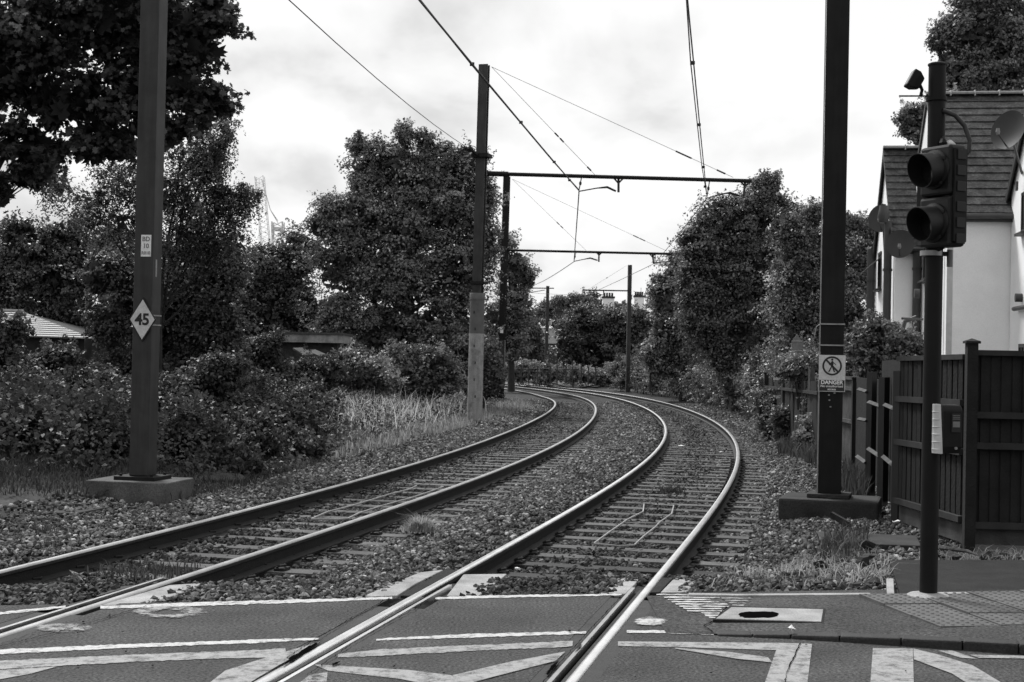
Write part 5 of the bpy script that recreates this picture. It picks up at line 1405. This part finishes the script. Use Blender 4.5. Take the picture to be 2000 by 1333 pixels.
tree('elder_tree', 'loose leafy tree reaching past the thin dark mast', [(1005, 520, 32, 40), (1030, 545, 20, 28), (1000, 590, 35, 50), (1018, 610, 28, 45), (1003, 660, 38, 50), (985, 470, 25, 30), (960, 640, 40, 70)], 76., .14, .8, M['leaf_mid'], trunk_px=1000, trunk_r=.2, base_z=.1, bough=.6, per=130, inner=1.)
# shrubs on the left bank
shrub('shrub', 'rounded leafy shrub beside the foot of the square mast', [(410, 745, 55, 45), (440, 720, 35, 25), (380, 780, 50, 35)], 24.5, .075, 1.2, M['bramble'], base_z=.25, bough=.28, per=120)
shrub('shrub', 'shrub clump under the ash tree, before the long pale grass', [(700, 720, 50, 42), (670, 750, 50, 35), (735, 750, 40, 35)], 38.5, .085, 1.2, M['leaf_mid'], base_z=.2, bough=.32, per=120)
shrub('shrub', 'pale leaved shrub with upright shoots beside the sleeved mast', [(790, 715, 38, 45), (835, 712, 40, 38), (870, 735, 35, 40), (810, 750, 60, 35)], 41., .095, 1.2, M['leaf_pale'], base_z=.2, bough=.30, per=110)
shrub('shrub', 'leafy shrub mound in front of the flat roofed shed', [(515, 690, 40, 40), (600, 735, 60, 34), (520, 740, 50, 40), (645, 725, 40, 32)], 35., .085, 1.2, M['bramble'], base_z=.25, bough=.32, per=120)
shrub('shrub', 'tall leafy shrub below the slatted shed roof', [(110, 725, 45, 42), (80, 760, 60, 50), (140, 760, 50, 45), (125, 698, 26, 18)], 25., .085, 1.2, M['bramble'], base_z=.25, bough=.3, per=120)
shrub('shrub', 'dark bush at the corner before the slatted shed', [(-20, 670, 50, 50), (20, 645, 26, 24), (-60, 680, 70, 60), (0, 720, 60, 50)], 26., .095, 1.2, M['leaf'], base_z=.25, bough=.3, per=110)
shrub('shrub', 'dark bush between the thin mast and the sleeved mast', [(960, 730, 22, 40), (945, 760, 25, 25), (900, 700, 40, 50)], 47., .11, 1.2, M['leaf'], base_z=.1, bough=.32, per=100)
shrub('boundary_hedge', 'dark hedge closing the gaps behind the sheds and garden trees', [(x, 690 + 8 * math.sin(x * .05), 62, 52) for x in range(-260, 960, 62)], 58., .14, .9, M['leaf'], cat='hedge', base_z=.2, bough=.55, per=70, inner=2.)
for k, (px, py, Yb_, rx_, ry_, lab) in enumerate(((60, 850, 20.5, 75, 60, 'bulky bramble bush furthest from the track, below the slatted shed'), (190, 850, 20.2, 60, 55, 'bramble bush right beside the square mast on its shed side'), (370, 850, 21., 60, 50, 'bramble bush between the square mast and the track'), (480, 855, 22.5, 60, 45, 'low bramble bush spreading towards the ballast'), (560, 825, 25.5, 60, 42, 'bramble bush next to the long pale grass'), (150, 780, 23.5, 70, 50, 'dark bramble mound behind the square mast'), (330, 790, 24.5, 60, 45, 'dark bramble mound under the thorn tree'), (480, 790, 27., 60, 42, 'bramble mound before the flat roofed shed'), (-70, 880, 19.5, 80, 70, 'bramble bush at the outer end of the bank'), (610, 790, 30., 45, 35, 'small bramble bush at the end of the long grass'), (440, 905, 20.3, 60, 24, 'low creeping bramble behind the square mast foundation on the track side'), (560, 868, 23.5, 60, 22, 'low creeping bramble along the ballast before the long grass'), (140, 915, 18.8, 60, 24, 'low creeping bramble on the shed side of the square mast foundation'))):
    shrub('bramble_bush', lab, [(px, py, rx_, ry_), (px + rx_ * .6, py + ry_ * .35, rx_ * .6, ry_ * .6, -.4), (px - rx_ * .55, py + ry_ * .3, rx_ * .6, ry_ * .6, -.3), (px + rx_ * .1, py - ry_ * .55, rx_ * .4, ry_ * .4)], Yb_, .085, .75, M['bramble'], cat='bramble', group='bramble bushes on the bank', base_z=.1, bough=.22, per=60, inner=1.5, shoots=1.6)
# bramble cover, a carpet of leaves on the bank
def carpet(name, label, poly_px, z0, hmax, n, leaf, m_, seed=1, bumps=None):
    poly = np.array([(P(a, b_, z0).x, P(a, b_, z0).y) for a, b_ in poly_px])
    lo, hi = poly.min(0), poly.max(0); pts = []
    while sum(len(p) for p in pts) < n:
        q = RNG.uniform(lo, hi, (n * 2, 2)); ins = np.zeros(len(q), bool); j = len(poly) - 1
        for i in range(len(poly)):
            xi, yi = poly[i]; xj, yj = poly[j]
            ins ^= ((yi > q[:, 1]) != (yj > q[:, 1])) & (q[:, 0] < (xj - xi) * (q[:, 1] - yi) / (yj - yi + 1e-12) + xi); j = i
        keep = RNG.random(len(q)) < np.clip((22. / np.maximum(q[:, 1], 10)) ** 1.2, 0, 1)
        pts.append(q[ins & keep])
    q = np.concatenate(pts)[:n]
    base = ground_z(q[:, 0], q[:, 1])
    edge = np.clip((X('LL', q[:, 1]) - 1.6 - q[:, 0]) / 2.6, .05, 1) ** .8
    bump = .55 + .45 * np.sin(q[:, 0] * 2.1 + 1.3 * np.sin(q[:, 1] * 1.3)) * np.sin(q[:, 1] * 1.7 + .8 * np.cos(q[:, 0] * 2.7))
    h = hmax * edge * (.5 + .5 * bump) * RNG.uniform(.75, 1.0, n) + RNG.normal(0, .03, n)
    drop = RNG.random(n) < .45; h = np.where(drop, h * RNG.random(n), h)
    c = np.stack([q[:, 0], q[:, 1], base + np.maximum(h, .01)], 1)
    nn = np.array([.25, -.35, .9]) + RNG.normal(size=(n, 3)) * .6; nn /= np.linalg.norm(nn, axis=1)[:, None]
    tone = RNG.uniform(.5, 1.4, n) * (.75 + .5 * (np.sin(q[:, 0] * 3.3 + q[:, 1] * 1.1) * .5 + .5))
    o = leaf_object(name, c, nn, leaf * RNG.uniform(.6, 1.4, n), .66, tone, m_)
    tag(o, label, 'brambles', kind='stuff'); return o
carpet('bramble_cover', 'low dark brambles carpeting the bank beside the track', [(-500, 985), (-20, 965), (190, 945), (330, 938), (470, 932), (560, 920), (640, 890), (690, 862), (600, 820), (560, 790), (430, 770), (100, 765), (-700, 800)], .0, 1.2, 70000, .075, M['bramble'])
carpet('bramble_cover', 'dark undergrowth on the bank around the sleeved mast', [(690, 862), (760, 845), (880, 815), (940, 800), (960, 780), (930, 760), (700, 765), (560, 785)], .1, .6, 14000, .085, M['bramble'])

# --- grasses
def blades(name, label, pts, h, m_, w=.008, lean=.35, tone=(.6, 1.4), kind='stuff', cat='grass', seedhead=0.):
    n = len(pts); pts = np.asarray(pts, float); h = np.asarray(h, float)
    d = RNG.normal(size=(n, 2)); d /= np.linalg.norm(d, axis=1)[:, None]
    ln = (h * lean * RNG.random(n))[:, None]
    side = np.stack([-d[:, 1], d[:, 0]], 1) * (w * RNG.uniform(.6, 1.4, n))[:, None]
    # blades face the open track so that their width shows
    V = np.zeros((n, 5, 3)); b = pts
    V[:, 0, :2] = b[:, :2] - side; V[:, 1, :2] = b[:, :2] + side; V[:, 0, 2] = V[:, 1, 2] = b[:, 2]
    mid = b[:, :2] + d * ln * .35; V[:, 2, :2] = mid + side * .8; V[:, 4, :2] = mid - side * .8; V[:, 2, 2] = V[:, 4, 2] = b[:, 2] + h * .6
    tip = b[:, :2] + d * ln; V[:, 3, :2] = tip; V[:, 3, 2] = b[:, 2] + h * (1 - .25 * lean * RNG.random(n))
    me = bpy.data.meshes.new(name); me.vertices.add(n * 5); me.vertices.foreach_set('co', V.ravel())
    me.loops.add(n * 7); idx = np.array([0, 1, 2, 4, 4, 2, 3]); me.loops.foreach_set('vertex_index', (np.arange(n)[:, None] * 5 + idx).ravel().astype(np.int32))
    me.polygons.add(n * 2)
    ls = (np.arange(n)[:, None] * 7 + np.array([0, 4])).ravel(); lt = np.tile([4, 3], n)
    me.polygons.foreach_set('loop_start', ls.astype(np.int32)); me.polygons.foreach_set('loop_total', lt.astype(np.int32))
    tn = np.repeat(RNG.uniform(tone[0], tone[1], n), 2)
    a = me.attributes.new('tone', 'FLOAT', 'FACE'); a.data.foreach_set('value', tn.astype(np.float32))
    me.materials.append(m_); me.update(calc_edges=True)
    o = bpy.data.objects.new(name, me); COL.objects.link(o)
    tag(o, label, cat, kind=kind); return o
def patch(poly_px, z, n, cluster=0., soft=False):
    poly = np.array([(P(a, b_, z).x, P(a, b_, z).y) for a, b_ in poly_px]); lo, hi = poly.min(0), poly.max(0); out_ = []
    tot = 0
    while tot < n:
        if cluster:
            cc = RNG.uniform(lo, hi, (max(n // 14, 3), 2)); q = np.repeat(cc, 28, 0) + RNG.normal(0, cluster, (len(cc) * 28, 2))
        else: q = RNG.uniform(lo, hi, (n * 2, 2))
        ins = np.zeros(len(q), bool); j = len(poly) - 1
        for i in range(len(poly)):
            xi, yi = poly[i]; xj, yj = poly[j]
            ins ^= ((yi > q[:, 1]) != (yj > q[:, 1])) & (q[:, 0] < (xj - xi) * (q[:, 1] - yi) / (yj - yi + 1e-12) + xi); j = i
        if soft:
            cin = np.repeat(ins[::28], 28) if cluster else ins
            ins = cin & ~np.zeros(len(q), bool)
        out_.append(q[ins]); tot += int(ins.sum())
    q = np.concatenate(out_)
    q = q[RNG.permutation(len(q))][:n]
    return np.column_stack([q, ground_z(q[:, 0], q[:, 1])])
p = patch([(575, 832), (640, 850), (760, 838), (900, 808), (915, 795), (880, 770), (780, 775), (690, 780), (600, 795)], .1, 10000, .35, soft=True)
blades('long_grass', 'long pale dry grass on the bank by the sleeved mast', p, .12 + .75 * RNG.random(len(p)) ** 2.2, M['grass'], w=.0055, lean=1.7, tone=(.6, 2.1))
p = patch([(640, 905), (760, 875), (900, 838), (985, 815), (1040, 795), (1010, 780), (940, 808), (860, 825), (700, 860)], -.05, 5000, .25)
blades('short_grass', 'short dry grass along the ballast edge below the sleeved mast', p, RNG.uniform(.05, .22, len(p)), M['grass'], w=.010, lean=.7, tone=(.35, 1.0))
p = patch([(-200, 990), (0, 985), (180, 975), (330, 978), (470, 950), (620, 905), (600, 890), (430, 925), (180, 925), (-200, 930)], -.02, 7000, .22)
blades('verge_grass', 'dark short grass and weeds around the square mast foundation', p, RNG.uniform(.03, .17, len(p)), M['weed'], w=.007, lean=1.1, tone=(.25, .9))
p = patch([(1380, 1158), (1450, 1110), (1560, 1085), (1700, 1075), (1738, 1095), (1740, 1155), (1560, 1160)], -.05, 1500, .10)
blades('verge_grass', 'pale scrubby grass between the pavement and the stones', p, .02 + .15 * RNG.random(len(p)) ** 2.2, M['grass'], w=.004, lean=2.2, tone=(.3, 1.3))
p = patch([(1580, 1090), (1620, 1050), (1700, 1045), (1690, 1095)], -.05, 700, .07)
blades('weeds', 'dark weeds on the stones by the black concrete block', p, .05 + .22 * RNG.random(len(p)) ** 2, M['weed'], w=.006, lean=1.2, tone=(.3, 1.1))
p = patch([(1640, 960), (1690, 985), (1700, 960), (1650, 925)], -.05, 900, .1)
blades('weeds', 'dark weeds between the dark mast and the fence', p, RNG.uniform(.1, .4, len(p)), M['weed'], w=.010, lean=.5, tone=(.3, 1.1))
p = patch([(1790, 1085), (1890, 1075), (2100, 1085), (2100, 1098), (1790, 1098)], .0, 1500, .1)
blades('verge_grass', 'straggling grass along the foot of the corner fence', p, .02 + .13 * RNG.random(len(p)) ** 2, M['grass'], w=.0045, lean=2., tone=(.2, .9))
p = patch([(1520, 880), (1600, 915), (1600, 890), (1530, 862)], -.05, 700, .12)
blades('weeds', 'weeds along the foot of the overgrown fence', p, RNG.uniform(.1, .4, len(p)), M['weed'], w=.014, lean=.6, tone=(.4, 1.2))
for (px0, py0, px1, py1, n, hm, lab) in ((1090, 740, 1170, 752, 1400, 1.1, 'pale dry grass clump by the far bend before the dark round tree'), (1020, 738, 1062, 749, 800, .9, 'pale dry grass clump beside the far slim mast')):
    p = patch([(px0, py1), (px1, py1 + 4), (px1, py0), (px0, py0)], -.05, n, .5)
    blades('long_grass', lab, p, RNG.uniform(.4, hm, len(p)), M['grass'], w=.03, lean=.6)
# tuft on the stones between the tracks
c0 = P(820, 1035, -.10); a = RNG.normal(0, .085, (900, 2)); p = np.column_stack([c0.x + a[:, 0], c0.y + a[:, 1], np.full(900, -.11)])
blades('grass_tuft', 'rounded tuft of pale grass on the stones between the two tracks', p, np.clip(.24 - 1.0 * np.hypot(a[:, 0], a[:, 1]), .03, 1) * RNG.uniform(.6, 1.1, 900), M['grass'], w=.004, lean=1.6, tone=(.5, 1.3), kind=None, cat='grass tuft')
def weeds_in_track(px, py, n, s_, h, label):
    c0 = P(px, py, -.15); a = RNG.normal(0, s_, (n, 2)); p = np.column_stack([c0.x + a[:, 0], c0.y + a[:, 1], np.full(n, -.17)])
    blades('weed_clump', label, p, RNG.uniform(h * .3, h, n), M['weed'], w=.006, lean=1., tone=(.3, 1.1), kind='stuff', cat='weeds')
weeds_in_track(285, 1118, 420, .22, .11, 'dark weed clump between the rails near the road edge')
weeds_in_track(95, 1060, 70, .06, .36, 'upright dark weed beside the outer rail on the stones')
weeds_in_track(1145, 945, 300, .10, .22, 'small dark weed between the tracks')
weeds_in_track(1310, 960, 180, .08, .14, 'small weed growing between the sleepers beside the loop cable')

# --- right side
tree('ivy_tree', 'tall dark tree wrapped in ivy behind the right hand track', [(1490, 400, 50, 45), (1450, 440, 70, 60), (1400, 430, 50, 45), (1370, 480, 55, 55), (1450, 520, 80, 70), (1400, 560, 70, 60), (1480, 590, 60, 70), (1420, 640, 80, 60), (1500, 360, 26, 20), (1360, 560, 50, 60), (1540, 430, 40, 45), (1345, 470, 25, 25), (1440, 700, 70, 45), (1530, 500, 50, 60), (1530, 600, 50, 60), (1380, 640, 50, 60)], 52., .105, 1.1, M['ivy'], trunk_px=1440, trunk_r=.26, base_z=0., bough=.55, per=200, inner=1.6)
tree('hedge_tree', 'dark leafy tree beside the slim mast with short arm', [(1330, 540, 40, 50), (1310, 590, 40, 50), (1350, 620, 50, 60), (1300, 640, 35, 50), (1340, 690, 60, 50), (1290, 560, 18, 25), (1285, 700, 35, 45), (1390, 690, 50, 50)], 66., .13, 1.0, M['leaf_mid'], trunk_px=1335, trunk_r=.2, base_z=0., bough=.6, per=170, inner=1.4)
tree('robinia_tree', 'paler feathery tree behind the dark mast and danger sign', [(1570, 480, 60, 45), (1630, 480, 60, 50), (1560, 540, 65, 55), (1640, 560, 70, 60), (1690, 520, 40, 60), (1580, 610, 60, 55), (1660, 630, 60, 50), (1540, 440, 40, 30), (1660, 440, 35, 25), (1590, 420, 25, 25), (1700, 450, 25, 28), (1540, 600, 40, 50), (1600, 680, 90, 45), (1680, 680, 60, 40)], 42.5, .085, 1.1, M['leaf_mid'], trunk_px=1610, trunk_r=.18, base_z=0., bough=.45, per=190, droop=.2, inner=1.4)
tree('poplar_tree', 'tall tree towering over the house roof', [(1900, 60, 80, 70), (1960, 40, 80, 90), (1860, 130, 45, 60), (1930, 150, 80, 70), (1990, 140, 70, 80), (1850, 70, 28, 40), (1800, 225, 35, 32), (1790, 260, 32, 25), (1840, 210, 40, 40), (1830, 80, 14, 22), (1920, -40, 90, 60), (1880, 220, 60, 60), (1960, 250, 80, 60), (1770, 235, 18, 14)], 58., .13, .9, M['leaf_mid'], trunk_px=1930, trunk_r=.3, base_z=0., bough=.65, per=190, inner=1.2)
tree('round_tree', 'broad dark round tree at the far bend between the two slim masts', [(1170, 640, 60, 45), (1120, 665, 45, 45), (1220, 640, 50, 40), (1190, 690, 75, 45), (1110, 705, 30, 35), (1250, 660, 35, 50), (1150, 622, 40, 22), (1255, 622, 22, 20)], 98., .17, .9, M['leaf'], trunk_px=1180, trunk_r=.25, base_z=0., bough=.75, per=190, inner=1.5)
tree('far_tree', 'hazy pale tree crowns behind the brick chimney', [(1090, 600, 25, 28), (1130, 595, 30, 25), (1160, 600, 25, 25), (1060, 615, 20, 25), (1110, 630, 45, 30)], 165., .28, .8, M['leaf_pale'], trunk_px=1120, trunk_r=.3, base_z=0., bough=.9, per=150)
tree('far_tree', 'small dark far tree between the two pale chimneys', [(1212, 605, 14, 16), (1212, 620, 20, 20), (1280, 580, 16, 35), (1228, 612, 14, 12)], 155., .26, .8, M['leaf_mid'], trunk_px=1214, trunk_r=.2, base_z=0., bough=.7, per=130)
tree('dark_tree', 'dark tree mass closing the view behind the thin dark mast', [(1020, 690, 45, 50), (1050, 700, 25, 45), (985, 690, 40, 60), (1035, 650, 30, 40)], 118., .2, .9, M['leaf'], trunk_px=1020, trunk_r=.2, base_z=0., bough=.8, per=150, inner=1.5)
shrub('shrub', 'pale leafy garden shrub above the fence before the white house', [(1720, 660, 50, 32), (1690, 690, 45, 30), (1760, 670, 38, 26), (1730, 700, 70, 30), (1790, 690, 22, 25)], 27., .075, 1.3, M['leaf_pale'], base_z=.0, bough=.22, per=110)
shrub('shrub', 'flowering pale shrub behind the danger sign', [(1680, 710, 45, 26), (1600, 720, 55, 22), (1640, 730, 50, 25), (1560, 725, 40, 25), (1690, 740, 30, 40)], 29.5, .075, 1.3, M['leaf_pale'], base_z=.0, bough=.22, per=110)
def path_hedge(name, label, pts, m_, leaf, dens, bough, per, r=(.75, .75, 1.0)):
    root = thing(name, (pts[0][0], pts[0][1], -.1), label, 'hedge'); lobes = []
    mb = MB()
    for x_, y_, h_ in pts:
        k = random.uniform(.85, 1.2)
        lobes.append((x_, y_, h_ * .5, r[0] * k, r[1] * k, h_ * .55)); mb.tube([(x_, y_, -.15), (x_ + .1, y_, h_ * .5), (x_, y_, h_ * .9)], [.04, .03, .01], 5)
    mb.build('stem', M['bark'], root)
    c, n, s_, t = crown_points(lobes, dens, leaf, bough=bough, per=per, inner=2.); k = c[:, 2] > -.12
    leaf_object('foliage', c[k], n[k], s_[k], .62, t[k], m_, root)
path_hedge('ivy_hedge', 'continuous ivy hedge along the track side below the dark trees', [(float(X('RR', y_)) + 1.9 + random.uniform(-.25, .25) + max(0, (y_ - 60) * .03), y_, 1.7 + .5 * math.sin(y_ * .9) + random.uniform(-.2, .3)) for y_ in np.arange(35, 86, 1.5)], M['ivy'], .085, .8, .32, 70)
path_hedge('ivy_hedge', 'ivy mass hanging over the overgrown fence posts', [(float(og0.lerp(og1, t_).x) + .50 + random.uniform(-.25, .2), float(og0.lerp(og1, t_).y) + .1, h_) for t_, h_ in ((.0, 1.7), (.12, 1.75), (.25, 1.5), (.36, 1.85), (.5, 1.2), (.6, 1.6), (.8, 1.3))] + [(float(og0.lerp(og1, t_).x) - .12, float(og0.lerp(og1, t_).y) - .05, h_) for t_, h_ in ((.17, 1.1), (.46, .8), (.88, .6))], M['ivy'], .07, .7, .20, 70, r=(.32, .35, 1.))
shrub('ivy_hedge', 'leafy hedge line at the far bend behind the pale grass', [(1120, 735, 40, 18), (1180, 738, 40, 18), (1060, 730, 40, 22), (1010, 728, 30, 22), (1225, 742, 25, 22)], 93., .15, 1.0, M['leaf_mid'], cat='hedge', base_z=-.1, bough=.4, per=110)
shrub('boundary_hedge', 'dark hedge behind the robinia and the garden shrubs', [(x, 690, 60, 55) for x in range(1500, 1800, 55)], 50., .13, .9, M['leaf'], cat='hedge', base_z=0., bough=.5, per=110, inner=2.)
# --- across the road, behind the viewer: unseen trees added to block sky light from surfaces facing them
for x_, y_, lab in ((-15, -15, 'added unseen shade tree across the road, nearer the tracks on the left'), (-27, -8, 'added unseen shade tree at the road side furthest from the signal'), (11, -15, 'added unseen shade tree across the road opposite the signal'), (24, -13, 'added unseen shade tree across the road opposite the white houses')):
    lobes = [(x_ + random.uniform(-3, 3), y_ + random.uniform(-2, 2), 3.5 + 2.2 * k, 5.2 - .25 * k, 4., 3.0) for k in range(5)]
    rt = thing('unseen_shade_tree', (x_, y_, 0), lab, 'tree')
    MB().tube([(x_, y_, -.2), (x_ + .2, y_, 5), (x_, y_, 12)], [.4, .3, .08], 8).build('trunk', M['bark'], rt, smooth=True)
    c, n, s_, t = crown_points(lobes, .35, .38, bough=1.1, per=60, inner=1.2, shoots=0); leaf_object('crown', c, n, s_, .7, t, M['leaf'], rt)
# thin posts of the wire fence at the far bend
ffr = thing('wire_fence', at(1100, 745, 91), 'thin post and wire fence along the far bend', 'fence')
ppts = []
for px in (1002, 1018, 1032, 1050, 1075, 1088, 1105, 1118, 1135, 1149, 1163, 1270):
    yy = 90. if px < 1200 else 66.
    b0 = at(px, 750 if px < 1200 else 768, yy); t0 = at(px, 716 if px < 1200 else 722, yy)
    MB().box(((b0.x + t0.x) / 2, yy, (b0.z + t0.z) / 2), (.09, .09, t0.z - b0.z)).build('post', M['bark_pale'], ffr)
    if px < 1200: ppts.append(t0 - Vector((0, 0, .12)))
MB().tube(ppts, .008, 4).build('wire', M['galv'], ffr)
# fallen branch, bricks and planks by the fence foot
o = MB().tube([P(1800, 1066, .03), P(1850, 1072, .05), P(1890, 1077, .05), P(1912, 1086, .04)], [.025, .022, .016, .006], 6).build('dead_branch', M['bark_pale']); tag(o, 'pale dead branch lying at the foot of the corner fence', 'branch')
o = MB().box(P(1640, 1024, -.04) + Vector((0, 0, .05)), (.07, .22, .06), R(60), tilt=(R(25), 'X')).build('brick', M['concrete_dark']); tag(o, 'dark broken brick leaning on the concrete mast base', 'brick')
o = MB().prism([P(1590, 1038, -.05), P(1790, 1046, -.02), P(1800, 1066, -.02), P(1610, 1060, -.05)], (0, 0, -.06)).build('duct_cover', M['concrete_dark'], bevel=.01); tag(o, 'grey concrete duct cover in the ground before the black concrete block', 'cover')
o = MB().prism([P(-40, 985, -.03), P(180, 978, -.03), P(215, 990, -.03), P(150, 1002, -.03), P(-40, 1000, -.03)], (0, 0, -.06)).build('duct_cover', M['concrete_dark'], bevel=.01); tag(o, 'flat grey concrete slab in the verge beside the square mast foundation', 'cover')
o = MB().prism([P(345, 938, .02), P(400, 922, .06), P(470, 925, .05), P(490, 936, .0)], (0, 0, -.08)).build('earth_mound', M['concrete_dark'], bevel=.02); tag(o, 'low rounded concrete hump behind the square mast foundation', 'hump')
for k in range(26):
    px = random.choice([random.uniform(1560, 1720), random.uniform(1800, 2000)]); py = random.uniform(1085, 1092) if px > 1760 else random.uniform(1060, 1150)
    c = P(px, py, .0); r = random.uniform(.03, .08); mb = MB(); v = [c + Vector((random.gauss(0, 1), random.gauss(0, 1), random.gauss(0, .5))).normalized() * r * random.uniform(.7, 1.2) for _ in range(10)]
    me = bpy.data.meshes.new('rock'); bm = bmesh.new()
    for q in v: bm.verts.new(q)
    bmesh.ops.convex_hull(bm, input=bm.verts); bm.to_mesh(me); bm.free(); me.materials.append(M['concrete_dark'])
    o = bpy.data.objects.new('rock', me); COL.objects.link(o); tag(o, 'dark lump of rubble on the rough ground by the fence and pavement', 'rubble', 'rubble lumps by the fence')
